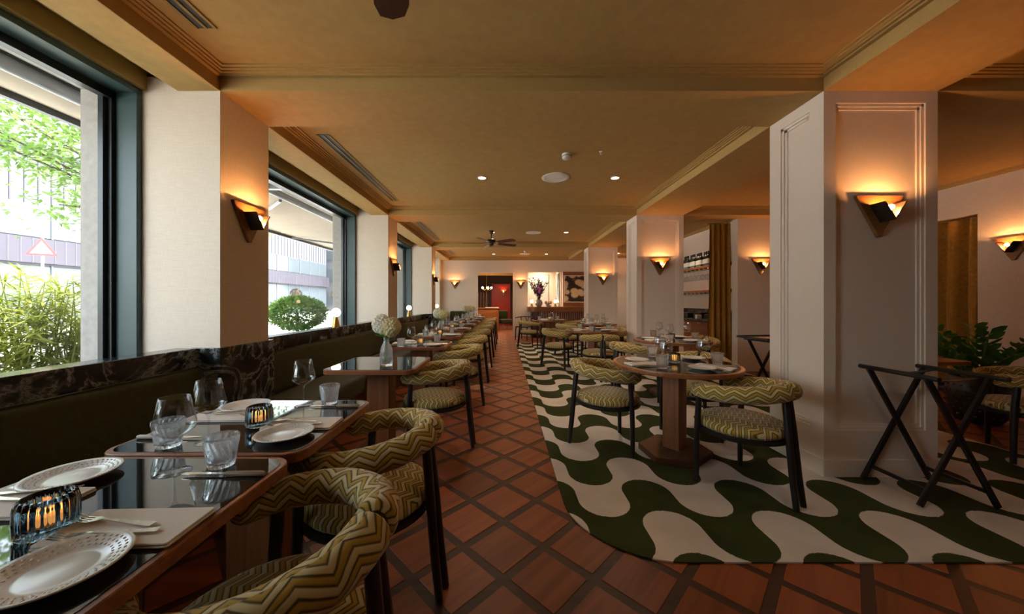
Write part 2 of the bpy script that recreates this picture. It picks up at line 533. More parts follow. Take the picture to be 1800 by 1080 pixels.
# rug: rounded corner near the aisle
pts = []
rx0, rx1, ry0, ry1, rr = .36, 4.2, 1.645, 10.4, .50
for k in range(13):
    a = PI + PI/2*k/12
    pts.append((rx0+rr+rr*math.cos(a), ry0+rr+rr*math.sin(a)))
pts += [(rx1, ry0), (rx1, 6.15), (3.9, 6.15), (3.9, ry1), (rx0-.05, ry1)]
rug = tag(new('wave_rug', MB().prism(pts, 0, .008).mesh('wave_rug'), MT['rug']), 'cream and dark green rug with a flowing wave pattern under the round tables', 'rug')

# ------------------------------------------------------------------ ceiling: slab, beams, stepped cornices
ce = struct(new('ceiling', MB().box(-2.9, Y0-.1, ZC, XR+.35, 18.4, ZC+.12).mesh('ceiling'), MT['ceiling']))
def beam(x0, y0, x1, y1, z0=ZS):
    return new('beam', MB().box(x0, y0, z0, x1, y1, ZC).mesh('beam'), MT['ceiling'], ce)
for a, b in PIERS:
    beam(XP, a, XC0, b); beam(XC1, a, XR, b) if b < 9 else None
beam(XC0, Y0, XC1, YB)
beam(XP, YB-.12, XC0, YB)
# the window-side beam has a splayed outer shoulder
n = MB()
prof = [(XP, ZC), (XP, ZS), (XB, ZS), (-2.47, 2.84), (-2.47, ZC)]
v0 = [(x, Y0, z) for x, z in prof]; v1 = [(x, YB, z) for x, z in prof]
n.v = v0 + v1
m = len(prof)
n.face(range(m)); n.face(range(2*m-1, m-1, -1))
for k in range(m): n.face((k, m+k, m+(k+1) % m, (k+1) % m))
new('beam', n.mesh('beam', smooth=False, bevel=.002), MT['ceiling'], ce)
CROWN = [(0, .093), (.030, .093), (.030, .104), (.052, .104), (.052, .113), (.072, .113), (.072, .122), (.095, .122), (.095, .131)]
def cornice(x0, y0, x1, y1):
    mb = MB(); k = len(CROWN)
    for o, z in CROWN:
        mb.v += [(x0+o, y0+o, ZS+z), (x1-o, y0+o, ZS+z), (x1-o, y1-o, ZS+z), (x0+o, y1-o, ZS+z)]
    for i in range(k-1):
        for j in range(4):
            q = (j+1) % 4
            mb.face((i*4+j, i*4+q, (i+1)*4+q, (i+1)*4+j))
    return new('cornice', mb.mesh('cornice'), MT['ceiling'], ce)
for a, b in BAYS:
    cornice(XP, a, XC0, b if b < YB else YB-.12)
    if b < 6: cornice(XC1, a, XR, b)
cornice(XC1, 6.45, 4.45, YB)

# ------------------------------------------------------------------ left wall: outer wall pieces, piers, marble, windows
wl = MB()
wl.box(-2.95, Y0-.1, -.3, XW, YB+.1, .80).box(-2.95, Y0-.1, 2.73, XW-.02, YB+.1, 3.7)
for a, b in PIERS: wl.box(-2.95, a+.04, .80, XW, b-.04, 2.73)
wl.box(-2.95, Y0-.1, .80, XW, -1.01, 2.73).box(-2.95, YB-.25, .80, XW, YB+.1, 2.73)
struct(new('wall_left', wl.mesh('wall_left'), MT['stone']))
struct(new('baseboard_left', MB().box(XW, Y0, 0, XW+.02, YB, .12).mesh('baseboard_left'), MT['panel']))
for k, (a, b) in enumerate(PIERS):
    p = struct(new('wall_pier', MB().box(XW, a, .60, XP, b, 2.85).mesh('wall_pier'), MT['wall']))
    c = new('marble_plinth', MB().box(-2.22, a-.03, 0, XP+.03, b+.03, .925).mesh('marble_plinth', bevel=.004), MT['marble'], p)
p = struct(new('wall_pier', MB().box(XW, YB-.25, .60, -2.35, YB, 2.85).mesh('wall_pier'), MT['wall']))
for k, (a, b) in enumerate(BAYS):
    if k == 0: continue
    if k == 4: b = YB-.25
    w = struct(empty('window_%d' % k, (XW, (a+b)/2, .9)))
    w.location = (0,0,0)
    new('head_casing', MB().box(-2.60, a, 2.755, -2.545, b, 2.88).mesh('head_casing', bevel=.003), MT['casing'], w)
    new('frame_head', MB().box(-2.73, a, 2.715, XW+.005, b, 2.755).mesh('frame_head'), MT['frame'], w)
    for s, y in ((1, a), (-1, b)):
        new('frame_jamb', MB().box(-2.735, min(y, y+s*.035), .80, XW+.006, max(y, y+s*.035), 2.72).mesh('frame_jamb', bevel=.003), MT['frame'], w)
        sm = MB().box(-2.78, min(y, y+s*.06), .80, -2.735, max(y, y+s*.06), 2.72)
        sm.box(-2.80, min(y, y+s*.085), .80, -2.765, max(y, y+s*.085), 2.70)
        new('sash_stile', sm.mesh('sash_stile'), MT['black_frame'], w)
        new('outer_reveal', MB().box(-2.96, min(y, y+s*.05), .78, -2.80, max(y, y+s*.05), 2.73).mesh('outer_reveal'), MT['stone'], w)
    new('sash_rail', MB().box(-2.79, a, 2.665, -2.735, b, 2.72).mesh('sash_rail'), MT['black_frame'], w)
    new('sash_rail', MB().box(-2.79, a, .80, -2.735, b, .845).mesh('sash_rail'), MT['black_frame'], w)
    new('pane', MB().box(-2.772, a+.05, .83, -2.766, b-.05, 2.68).mesh('pane'), MT['pane'], w)
    # marble ledge in front of the window
    ya, yb = a + (.03 if k else 0), b - (.03 if k < 4 else 0)
    lg = MB().box(-2.315, ya, .42, -2.165, yb, .925)
    new('inner_sill', MB().box(-2.735, a, .78, -2.30, b, .80).mesh('inner_sill'), MT['frame'], w)
    lo = new('window_ledge', lg.mesh('window_ledge', bevel=.003), MT['marble'], w)

# ------------------------------------------------------------------ right pillars with stepped panel mouldings
def panel_frame(par, face, a0, a1, z0, z1, plane, depth_dir):
    """three nested rings; face 'x' lies in a plane x=plane, face 'y' in y=plane; depth_dir points into the pillar"""
    mb = MB()
    w = 0
    for k, (wd, dep) in enumerate(((.085, 0), (.020, .010), (.020, .020))):
        o0, o1 = w, w + wd
        w = o1
        bot = .13 if k == 0 else 0
        for (u0, u1, q0, q1) in ((a0+o0, a1-o0, z0+o0*1.0, z0+o1 + bot), (a0+o0, a1-o0, z1-o1, z1-o0), (a0+o0, a0+o1, z0+o1+bot, z1-o1), (a1-o1, a1-o0, z0+o1+bot, z1-o1)):
            p0, p1 = plane + depth_dir*dep, plane + depth_dir*.03
            p0, p1 = min(p0, p1), max(p0, p1)
            if k and q0 < z0+.3: q0, q1 = q0 + .13, q1 + .13
            if k and u1-u0 < .1: q0 = max(q0, z0+.13+o0)
            if face == 'x': mb.box(p0, u0, q0, p1, u1, q1)
            else: mb.box(u0, p0, q0, u1, p1, q1)
    return new('panel_frame', mb.mesh('panel_frame'), MT['panel'], par)
for k, (a, b) in enumerate(PIERS):
    p = struct(new('pillar', MB().box(XC0+.03, a+.03, 0, XC1-.03, b-.03, ZS).mesh('pillar'), MT['panel']))
    panel_frame(p, 'y', XC0, XC1, .12, ZS, a, 1)
    panel_frame(p, 'y', XC0, XC1, .12, ZS, b, -1)
    panel_frame(p, 'x', a+.0301, b-.0301, .12, ZS, XC0, 1)
    panel_frame(p, 'x', a+.0301, b-.0301, .12, ZS, XC1, -1)
    new('plinth', MB().box(XC0-.008, a-.008, 0, XC1+.008, b+.008, .13).mesh('plinth', bevel=.003), MT['panel'], p)

# ------------------------------------------------------------------ other walls
wr = MB().box(XR, Y0, 0, XR+.25, 4.53, ZC).box(XR, 4.53, 2.41, XR+.25, 5.75, ZC).box(XR, 5.75, 0, XR+.25, 6.3, ZC)
struct(new('wall_right', wr.mesh('wall_right'), MT['wall']))
struct(new('door_1', MB().box(XR+.24, 4.4, 0, XR+.3, 5.9, 2.6).mesh('door_1'), MT['dark_wall']), 'dark recess behind the mustard curtain')
struct(new('baseboard_right', MB().box(XR-.015, Y0, 0, XR, 4.53, .12).mesh('baseboard_right'), MT['panel']))
struct(new('wall_behind', MB().box(-2.6, Y0-.1, 0, XR+.2, Y0, ZC).mesh('wall_behind'), MT['dark_wall']))
pt = struct(new('wall_partition', MB().box(4.17, 6.2, 0, XR+.1, 6.36, ZC).mesh('wall_partition'), MT['wall']))
new('baseboard', MB().box(4.16, 6.185, 0, XR, 6.2, .12).mesh('baseboard'), MT['panel'], pt)
struct(new('wall_bar', MB().box(4.45, 6.36, 0, 4.6, YB+.1, ZC).mesh('wall_bar'), MT['wall']))
wb = MB()
wb.box(-2.6, YB, 0, -1.05, YB+.15, ZC).box(-1.05, YB, 2.34, .29, YB+.15, ZC).box(.29, YB, 0, .80, YB+.15, ZC)
wb.box(.80, YB, 2.33, 2.07, YB+.15, ZC).box(.80, YB, 0, 2.07, YB+.15, 1.0).box(2.07, YB, 0, 4.5, YB+.15, ZC)
struct(new('wall_back', wb.mesh('wall_back'), MT['wall']))
d2 = struct(empty('door_2', (-.38, YB, 0)))
for x0, x1, z0, z1 in ((-1.05, -1.02, 0, 2.34), (.26, .29, 0, 2.34), (-1.02, .26, 2.31, 2.34)):
    new('door_frame', MB().box(x0+.38, -.012, z0, x1+.38, .16, z1).mesh('door_frame'), MT['panel'], d2)

# bar niche behind the counter
nb = MB().box(.6, YB+1.0, 0, 2.3, YB+1.1, ZC).box(.6, YB+.15, 0, .66, YB+1.0, ZC).box(2.2, YB+.15, 0, 2.3, YB+1.0, ZC)
struct(new('wall_niche', nb.mesh('wall_niche'), MT['wall']))
# entrance room beyond the doorway
er = MB().box(-2.7, 18.3, 0, 1.6, 18.4, ZC).box(-2.75, YB+.15, 0, -2.6, 18.3, ZC).box(.58, YB+1.1, 0, .68, 18.3, ZC)
struct(new('wall_entrance', er.mesh('wall_entrance'), MT['dark_wall']))
struct(new('trim_1', MB().box(-.75, 18.2, 0, .25, 18.3, 2.2).mesh('trim_1'), MT['red_wall']), 'red lacquer wall panel in the entrance room')
struct(new('trim_2', MB().box(-2.6, 15.5, 2.45, .6, 15.8, ZC).mesh('trim_2'), MT['ceiling']), 'ochre ceiling beam in the entrance room')
# ------------------------------------------------------------------ banquettes
ORD = ['', 'first', 'second', 'third', 'fourth', 'fifth', 'sixth', 'seventh', 'eighth', 'ninth', 'tenth']
BNAME = ['', 'olive velvet banquette under the window with bamboo outside', 'olive velvet banquette under the window with the round hedge outside',
         'olive velvet banquette under the third window, between sconced piers', 'olive velvet banquette in the end bay beside the back wall']
for k, (a, b) in enumerate(BAYS):
    if k == 0: continue
    y0 = a - .25; y1 = b + (.25 if k < 4 else -.22)
    t = tag(empty('banquette', (-1.8, (a+b)/2, 0)), BNAME[k], 'banquette')
    cy = (a+b)/2
    bb = b if k < 4 else b-.26
    new('backrest', MB().box(-.362, a+.035-cy, .40, -.30, bb-.035-cy, .80).mesh('backrest', 'all', .045, 4), MT['velvet'], t)
    new('seat', MB().box(-.165, y0+.003-cy, .28, .30, y1-.003-cy, .47).mesh('seat', 'all', .05, 4), MT['velvet'], t)
    new('plinth', MB().box(-.16, y0+.003-cy, 0, .24, y1-.003-cy, .285).mesh('plinth'), MT['base_wood'], t)
t = tag(empty('banquette', (-1.75, 12.3, 0)), 'dark green banquette end against the back wall under the triangular sconce', 'banquette')
new('backrest', MB().box(-.24, .02, .47, .45, .18, .92).mesh('backrest', 'all', .03, 3), MT['velvet'], t)

# ------------------------------------------------------------------ chairs: three-point stance, two upholstered arms meeting at a split rear leg
def chair_meshes():
    out = {}
    for s in (1, -1):
        path, rad = [], []
        N = 22
        for i in range(N+1):
            a = R(5 + 107*i/N)
            path.append(Vector((s*.268*math.sin(a), -.268*math.cos(a), .687 - .050*(i/N))))
            rad.append(.056 - .006*i/N)
        d = (path[-1]-path[-2]).normalized()
        e = path[-1]
        for k in range(1, 5):
            path.append(e + d*.024*k + Vector((-s*.002*k*k, 0, 0))); rad.append(.050)
        e = path[-1]; d = (path[-1]-path[-2]).normalized()
        for q in (25, 50, 70, 84):
            path.append(e + d*.042*math.sin(R(q))); rad.append(.050*math.cos(R(q)))
        p0 = path[0]; d0 = (path[0]-path[1]).normalized()
        for q in (30, 60, 82):
            path.insert(0, p0 + d0*.016*math.sin(R(q))); rad.insert(0, .056*(.55+.45*math.cos(R(q))))
        out['arm%d' % s] = MB().tube(path, rad, 16, True, True).mesh('arm', 'all', weld=False)
    out['seat'] = MB().lathe([(0, .385), (.20, .380), (.248, .388), (.262, .405), (.262, .425), (.252, .442), (.22, .456), (.15, .466), (.07, .470), (0, .471)], 36, uvxy=True).mesh('seat', 'all', weld=False)
    out['seat_rail'] = MB().lathe([(.225, .360), (.266, .360), (.272, .368), (.272, .386), (.225, .386), (.225, .360)], 36).mesh('seat_rail', True)
    for s in (1, -1):
        out['front%d' % s] = MB().tube([(s*.252, .150, .008), (s*.252, .148, .25), (s*.250, .142, .45), (s*.249, .128, .63)], [.0165, .019, .020, .019], 10).mesh('leg', True)
        out['rear%d' % s] = MB().tube([(s*.040, -.335, .008), (s*.034, -.312, .2), (s*.028, -.292, .42), (s*.022, -.276, .58), (s*.019, -.268, .66), (s*.016, -.262, .722)], [.0165, .0185, .020, .020, .019, .017], 10).mesh('rear_leg', True)
    return out
CM = chair_meshes()
def make_chair():
    t = empty('dining_chair')
    new('seat', CM['seat'], MT['zig_seat'], t); new('seat_rail', CM['seat_rail'], MT['black'], t)
    for s in (1, -1):
        new('arm', CM['arm%d' % s], MT['zig_arm'], t)
        new('leg', CM['front%d' % s], MT['black'], t)
        new('rear_leg', CM['rear%d' % s], MT['black'], t)
    return t
chair0 = make_chair(); chair_used = [False]
def chair(x, y, fx, fy, label, group, z=0):
    c = chair0 if not chair_used[0] else copy_tree(chair0)
    chair_used[0] = True
    c.location = (x, y, z); c.rotation_euler = (0, 0, math.atan2(fy, fx) - PI/2)
    return tag(c, label, 'chair', group)

# ------------------------------------------------------------------ tables
def rrect(hx, hy, r, n=6):
    p = []
    for cx, cy, a0 in ((hx-r, hy-r, 0), (-hx+r, hy-r, 90), (-hx+r, -hy+r, 180), (hx-r, -hy+r, 270)):
        for k in range(n+1):
            a = R(a0 + 90*k/n); p.append((cx + r*math.cos(a), cy + r*math.sin(a)))
    return p
sq_top = MB().prism(rrect(.3425, .315, .07), .714, .749).mesh('tabletop', bevel=.003)
sq_glass = MB().prism(rrect(.326, .298, .058), .745, .7505).mesh('glass_inlay')
sq_post = MB().box(-.09, -.085, .03, .09, .085, .715).mesh('post', bevel=.006)
sq_base = MB().prism(rrect(.21, .21, .03), 0, .035).mesh('base', bevel=.004)
TABLES = [.80, 1.445, 2.83, 4.10, 5.28, 6.5, 7.7, 8.9, 10.1, 11.3]
TX = -1.017
NT_ = len(TABLES)
for k, y in enumerate(TABLES):
    o = ORD[NT_-k]
    t = tag(empty('banquette_table', (TX, y, 0)), 'small square pedestal table with black glass top, %s along the banquettes from the back doorway' % o, 'table', 'banquette tables')
    new('tabletop', sq_top, MT['table_wood'], t); new('glass_inlay', sq_glass, MT['black_glass'], t)
    new('post', sq_post, MT['post_wood'], t); new('base', sq_base, MT['base_wood'], t)
    cx, cy, fx, fy = {0: (-.60, .86, -1, 0), 1: (-.60, 1.52, -1, .16), 2: (-.615, 3.0, -1, .05)}.get(k, (-.60, y+.05, -1, .04*(-1)**k))
    chair(cx, cy, fx, fy, 'chevron velvet armchair facing the banquette at the %s pedestal table from the back doorway' % o, 'chairs along the aisle')

rd_top = MB().lathe([(0, .712), (.46, .712), (.478, .718), (.482, .735), (.480, .747), (.474, .749), (0, .749)], 64).mesh('tabletop', True)
rd_glass = MB().lathe([(0, .745), (.452, .745), (.452, .7505), (0, .7505)], 64).mesh('glass_inlay', True)
rd_post = MB().box(-.068, -.068, .055, .068, .068, .713).mesh('post', bevel=.006)
hexp = [(.30*math.cos(R(60*k)), .27*math.sin(R(60*k))) for k in range(6)]
rd_base = MB().prism(hexp, .008, .06).mesh('base', bevel=.004)
ROUND = [(1.385, 2.83, 38, 'round pedestal table with hexagonal foot, beside the panelled pillar with the folding tray stand'),
         (2.22, 4.62, 30, 'round pedestal table set beside the mustard curtain and wine shelves'),
         (1.56, 6.20, 50, 'round pedestal table between the second pillar and the tiled aisle'),
         (2.10, 8.05, 40, 'round pedestal table in front of the third sconced pillar'),
         (1.22, 9.65, 45, 'round pedestal table at the end of the rug, just before the bar')]
for x, y, rz, lab in ROUND:
    t = tag(empty('round_table', (x, y, 0), R(rz)), lab, 'table', 'round pedestal tables')
    new('tabletop', rd_top, MT['table_wood'], t); new('glass_inlay', rd_glass, MT['black_glass'], t)
    new('post', rd_post, MT['post_wood'], t); new('base', rd_base, MT['base_wood'], t)
for x, y, fx, fy, lab in [
    (.895, 3.02, 1, -.12, 'chevron velvet armchair on the aisle side of the round table beside the tray-stand pillar'),
    (1.61, 2.36, -.44, .90, 'chevron velvet armchair between the folding tray stand and the round table'),
    (1.80, 3.30, -.65, -.76, 'chevron velvet armchair tucked behind the round table beside the tray-stand pillar'),
    (1.66, 4.42, .95, .25, 'chevron velvet armchair on the rug side of the table beside the mustard curtain'),
    (2.72, 4.95, -.8, -.55, 'chevron velvet armchair between the curtain-side round table and the partition wall'),
    (1.00, 6.52, .95, -.30, 'chevron velvet armchair on the aisle side of the round table by the second pillar'),
    (1.52, 5.62, .05, 1, 'chevron velvet armchair with its split rear leg towards the aisle, at the middle round table'),
    (2.02, 6.62, -.9, -.45, 'chevron velvet armchair between the second pillar and the middle round table'),
    (1.48, 8.05, 1, .0, 'chevron velvet armchair on the aisle side of the table by the third pillar'),
    (2.12, 8.66, 0, -1, 'chevron velvet armchair on the bar side of the table by the third pillar'),
    (2.66, 7.75, -1, .4, 'chevron velvet armchair between the wine shelves and the table by the third pillar'),
    (.66, 9.50, 1, .2, 'chevron velvet armchair on the aisle side of the table before the bar'),
    (1.30, 10.22, -.1, -1, 'chevron velvet armchair between the bar counter and the last round table'),
    (1.80, 9.55, -1, .1, 'chevron velvet armchair between the last round table and the third pillar'),
    (4.15, 2.72, -.75, .66, 'chevron velvet armchair beside the leafy pot plant near the curtained doorway')]:
    onrug = x < 4.0
    chair(x, y, fx, fy, lab, 'chairs on the rug', .008)

# square table in the side room
t = tag(empty('side_room_table', (3.55, 3.22, 0)), 'dark wood square table standing before the mustard curtained doorway', 'table')
new('tabletop', MB().prism(rrect(.36, .34, .03), .715, .75).mesh('tabletop', bevel=.003), MT['table_wood'], t)
new('post', MB().box(-.08, -.08, .04, .08, .08, .715).mesh('post', bevel=.004), MT['post_wood'], t)
new('base', MB().prism(rrect(.22, .22, .03), .008, .04).mesh('base'), MT['base_wood'], t)

# ------------------------------------------------------------------ folding tray stands
def tray_stand(x, y, rz, label):
    t = tag(empty('tray_stand', (x, y, .017), rz), label, 'tray stand')
    H, W, D = .775, .225, .165
    for s in (1, -1):
        for q in (1, -1):
            new('leg', MB().bar((s*W, q*D - s*.009, 0), (-s*W*.9, q*D - s*.009, H), .018, .034, (1,0,0)).mesh('leg', bevel=.003), MT['black'], t)
        new('top_rail', MB().tube([(s*W*.9, -D-.07, H+.004), (s*W*.9, D+.05, H+.004)], .015, 10).mesh('top_rail', True), MT['black'], t)
        new('stretcher', MB().bar((s*W*.78, -D, .09), (s*W*.78, D, .09), .014, .022).mesh('stretcher'), MT['black'], t)
    for yy in (-D*.72, D*.72):
        sb = MB()
        for k in range(8):
            u0, u1 = -1 + k/4, -1 + (k+1)/4
            sb.bar((W*.9*u0, yy, H-.002-.025*(1-u0*u0)), (W*.9*u1, yy, H-.002-.025*(1-u1*u1)), .035, .004)
        new('strap', sb.mesh('strap'), MT['black'], t)
    return t
tray_stand(2.72, 2.235, 0, 'black folding tray stand with crossed legs in front of the panelled pillar')
tray_stand(3.20, 4.10, R(8), 'black folding tray stand with a flat tray on top behind the panelled pillar')
tr = MB().prism(rrect(.33, .22, .03), 0, .008)
tr.v = [v for v in tr.v]
tb = tag(empty('serving_tray', (3.20, 4.10, .8135), R(8)), 'black flat serving tray lying on the tray stand behind the pillar', 'tray')
new('tray_bottom', tr.mesh('tray_bottom'), MT['black'], tb)
rim = MB()
op, ip = rrect(.33, .22, .03), rrect(.318, .208, .02)
m = len(op)
for z in (.008, .024): rim.v += [(x, y, z) for x, y in op] + [(x, y, z) for x, y in ip]
for k in range(m):
    j = (k+1) % m
    rim.face((k, j, 2*m+j, 2*m+k)); rim.face((m+j, m+k, 3*m+k, 3*m+j)); rim.face((2*m+k, 2*m+j, 3*m+j, 3*m+k))
new('rim', rim.mesh('rim'), MT['black'], tb)

# ------------------------------------------------------------------ wall sconces
def sconce_meshes():
    o = {}
    p = [(-.172, .144), (-.160, .150), (.160, .150), (.172, .144), (.012, -.144), (-.012, -.144)]
    mb = MB(); m = len(p)
    mb.v = [(x, 0, z) for x, z in p] + [(x, -.024, z) for x, z in p]
    mb.face(range(m)); mb.face(range(2*m-1, m-1, -1))
    for k in range(m): mb.face((k, m+k, m+(k+1) % m, (k+1) % m))
    o['plate'] = mb.mesh('wall_plate', bevel=.003)
    for s in (1, -1):
        mb = MB()
        a, b = (s*.078, .080), (0, -.046)
        a2, b2 = (s*.070, .080), (0, -.033)
        q = []
        for y in (-.024, -.125):
            for x, z in (a, b, b2, a2): q.append((x, y, z))
        mb.v = q
        for f in ((0,1,2,3), (7,6,5,4), (0,4,5,1), (1,5,6,2), (2,6,7,3), (3,7,4,0)): mb.face(f)
        o['side%d' % s] = mb.mesh('shade_side', bevel=0, smooth=False)
    mb = MB(); mb.v = [(x, y, z) for y in (-.119, -.124) for x, z in ((-.070, .079), (.070, .079), (0, -.031))]
    for f in ((0,1,2), (5,4,3), (0,3,4,1), (1,4,5,2), (2,5,3,0)): mb.face(f)
    o['glass'] = mb.mesh('glass_front')
    o['bulb'] = MB().ball((0, -.092, .046), .019, 14, 9).mesh('bulb', 'all')
    o['socket'] = MB().tube([(0, -.026, .046), (0, -.078, .046)], .011, 10).mesh('socket', True)
    return o
SM = sconce_meshes()
def sconce(x, y, z, rz, label):
    t = tag(empty('wall_sconce', (x, y, z), rz), label, 'wall lamp', 'triangular wall sconces')
    new('wall_plate', SM['plate'], MT['burl'], t)
    for s in (1, -1): new('shade_side', SM['side%d' % s], MT['bronze'], t)
    new('glass_front', SM['glass'], MT['frost'], t); new('bulb', SM['bulb'], MT['bulb'], t); new('socket', SM['socket'], MT['bronze'], t)
XM = (XC0+XC1)/2
YO = .002
sconce(2.665, 2.45+.028, 1.86, 0, 'triangular walnut sconce glowing on the panelled pillar beside the folding tray stand')
sconce(2.665, 5.95+.028, 1.86, 0, 'triangular walnut sconce glowing on the second pillar beside the wine shelves')
sconce(2.665, 9.45+.028, 1.86, 0, 'triangular walnut sconce glowing on the third pillar before the bar painting')
sconce(4.58, 6.2-YO, 1.88, 0, 'triangular walnut sconce on the partition wall beside the tied mustard curtain')
sconce(XR-YO, 4.20, 1.90, R(-90), 'triangular walnut sconce on the side wall above the leafy pot plant')
for (a, b), lab in zip(PIERS[1:], ('first window pier after the bamboo window', 'second window pier, past the hedge window', 'third window pier, next to the back wall')):
    sconce(XP+YO, (a+b)/2+.01, 1.86, R(90), 'triangular walnut sconce on the ' + lab)
sconce(-1.84, YB-YO, 1.87, 0, 'triangular walnut sconce on the back wall between windows and doorway')
sconce(.54, YB-YO, 1.87, 0, 'triangular walnut sconce on the back wall between doorway and bar')
sconce(4.45-YO, 11.6, 1.86, R(-90), 'triangular walnut sconce on the wall past the third pillar')

# ------------------------------------------------------------------ ceiling fittings
def ceiling_fan(x, y, rot, label):
    t = tag(empty('ceiling_fan', (x, y, ZC), rot), label, 'ceiling fan', 'ceiling fans')
    new('canopy', MB().lathe([(0, 0), (.055, 0), (.055, -.02), (.035, -.07), (.014, -.085), (0, -.085)], 18).mesh('canopy', True), MT['bronze'], t)
    new('rod', MB().tube([(0,0,-.08), (0,0,-.20)], .012, 10).mesh('rod', True), MT['bronze'], t)
    new('motor', MB().lathe([(0, -.19), (.04, -.19), (.09, -.205), (.105, -.235), (.10, -.27), (.06, -.29), (.05, -.33), (.02, -.345), (0, -.345)], 24).mesh('motor', True), MT['bronze'], t)
    bl = MB()
    pl = [(.18, -.05), (.30, -.068), (.60, -.076), (.665, -.055), (.685, 0), (.665, .055), (.60, .076), (.30, .068), (.18, .05)]
    m = len(pl)
    for dz in (0, .007): bl.v += [(u, w, -.285 - w*.2 + dz) for u, w in pl]
    bl.face(range(m-1, -1, -1)); bl.face(range(m, 2*m))
    for k in range(m): bl.face((k, (k+1) % m, m+(k+1) % m, m+k))
    me = bl.mesh('blade')
    arm = MB().bar((.08, 0, -.268), (.22, 0, -.278), .05, .006).mesh('blade_arm')
    for k in range(5):
        new('blade', me, MT['base_wood'], t, (0,0,0), (0,0,R(72*k)))
        new('blade_arm', arm, MT['bronze'], t, (0,0,0), (0,0,R(72*k)))
ceiling_fan(-.36, .98, R(105), 'dark wood ceiling fan hanging over the place settings of the first tables')
ceiling_fan(-.33, 7.9, R(33), 'dark wood five-blade ceiling fan with a short rod above the far aisle')
def disc(name, x, y, r, mat, label, cat, group, trim=None):
    t = tag(empty(name, (x, y, ZC)), label, cat, group)
    new('trim_ring', MB().lathe([(r*.80, -.001), (r, -.001), (r, -.006), (r*.82, -.012), (r*.80, -.001)], 32).mesh('trim_ring', True), MT['white_plastic'], t)
    new('face', MB().lathe([(0, -.002), (r*.81, -.002), (r*.81, -.008), (0, -.009)], 32).mesh('face', True), mat, t)
    return t
for y, w in ((4.51, 'over the hedge-window bay'), (8.1, 'beside the far ceiling fan'), (11.7, 'next to the back wall')):
    disc('ceiling_speaker', .65, y, .18, MT['white_plastic'], 'round white ceiling speaker ' + w, 'speaker', 'ceiling speakers')
DOWN_W = 26
for x, y, w in ((-.31, 1.02, 'beside the fan over the first place settings'), (1.43, 1.02, 'on the rug side of the fan over the first tables'), (-.31, 8.05, 'directly behind the far ceiling fan'), (-.31, 4.51, 'on the window side of the white speaker in the second bay'), (1.43, 4.51, 'on the pillar side of the white speaker in the second bay'), (1.41, 8.05, 'on the pillar side of the far fan'),
                (-.41, 11.7, 'in the last bay above the row of aisle chairs'), (1.38, 11.7, 'in the last bay above the bar stools side'), (3.7, 7.6, 'above the wine shelves'), (-.4, 14.0, 'in the entrance room beyond the doorway'), (1.3, 12.95, 'added to brighten the niche behind the bar'), (-.4, 16.9, 'before the red panel of the entrance room'), (2.75+1.0, 11.5, 'past the third pillar near the bar wall')):  # the niche downlight is an added lamp, there to brighten the bar niche
    w = w.replace('bar stools side', 'bar side')
    t = disc('downlight', x, y, .058, MT['downlight'], 'small recessed ceiling downlight ' + w, 'downlight', 'recessed downlights')
    sp = bpy.data.lights.new('lamp', 'SPOT'); sp.energy = DOWN_W*(4 if y > 12.6 else .45 if y < 2 else 1); sp.color = (1, .80, .56); sp.spot_size = R(125); sp.spot_blend = 1.0; sp.shadow_soft_size = .05
    so_ = bpy.data.objects.new('lamp', sp); COL.objects.link(so_); so_.parent = t; so_.location = (0, 0, -.02)
for x, y, w in ((.67, 3.80, 'in the second bay near the white speaker'), (.69, 6.75, 'in the third bay before the fan'), (.62, 11.0, 'in the last bay beside the speaker')):
    t = tag(empty('smoke_detector', (x, y, ZC)), 'white dome smoke detector ' + w, 'smoke detector', 'smoke detectors')
    new('housing', MB().lathe([(0, 0), (.05, 0), (.052, -.02), (.045, -.05), (.03, -.058), (0, -.06)], 24).mesh('housing', True), MT['white_plastic'], t)
    new('slot_band', MB().lathe([(.047, -.026), (.0535, -.026), (.0535, -.030), (.047, -.030), (.047, -.026)], 24).mesh('slot_band'), MT['black'], t)
t = tag(empty('sprinkler_head', (1.03, 3.74, ZC)), 'tiny white sprinkler head beside the smoke detector', 'sprinkler')
new('escutcheon', MB().lathe([(0, 0), (.018, 0), (.016, -.006), (0, -.008)], 16).mesh('escutcheon', True), MT['white_plastic'], t)
new('deflector', MB().lathe([(0, -.006), (.006, -.006), (.005, -.025), (.011, -.027), (.011, -.03), (0, -.03)], 12).mesh('deflector', True), MT['white_plastic'], t)
for (a, b), w in zip(BAYS[1:], ('over the tables by the bamboo window', 'over the tables by the hedge window', 'in the bay of the far ceiling fan', 'in the bay against the back wall')):
    y0, y1 = (a+.40, b-.40) if b < YB else (a+.4, b-.7)
    t = tag(empty('linear_vent', (-1.78, (y0+y1)/2, ZC)), 'long slotted air vent in the ceiling ' + w, 'vent', 'slot air vents')
    L = (y1-y0)/2
    new('vent_back', MB().box(-.055, -L, -.002, .055, L, .0).mesh('vent_back'), MT['black'], t)
    for xx in (-.055, 0, .055):
        new('vent_rail', MB().box(xx-.009, -L, -.007, xx+.009, L, -.002).mesh('vent_rail'), MT['casing'], t)
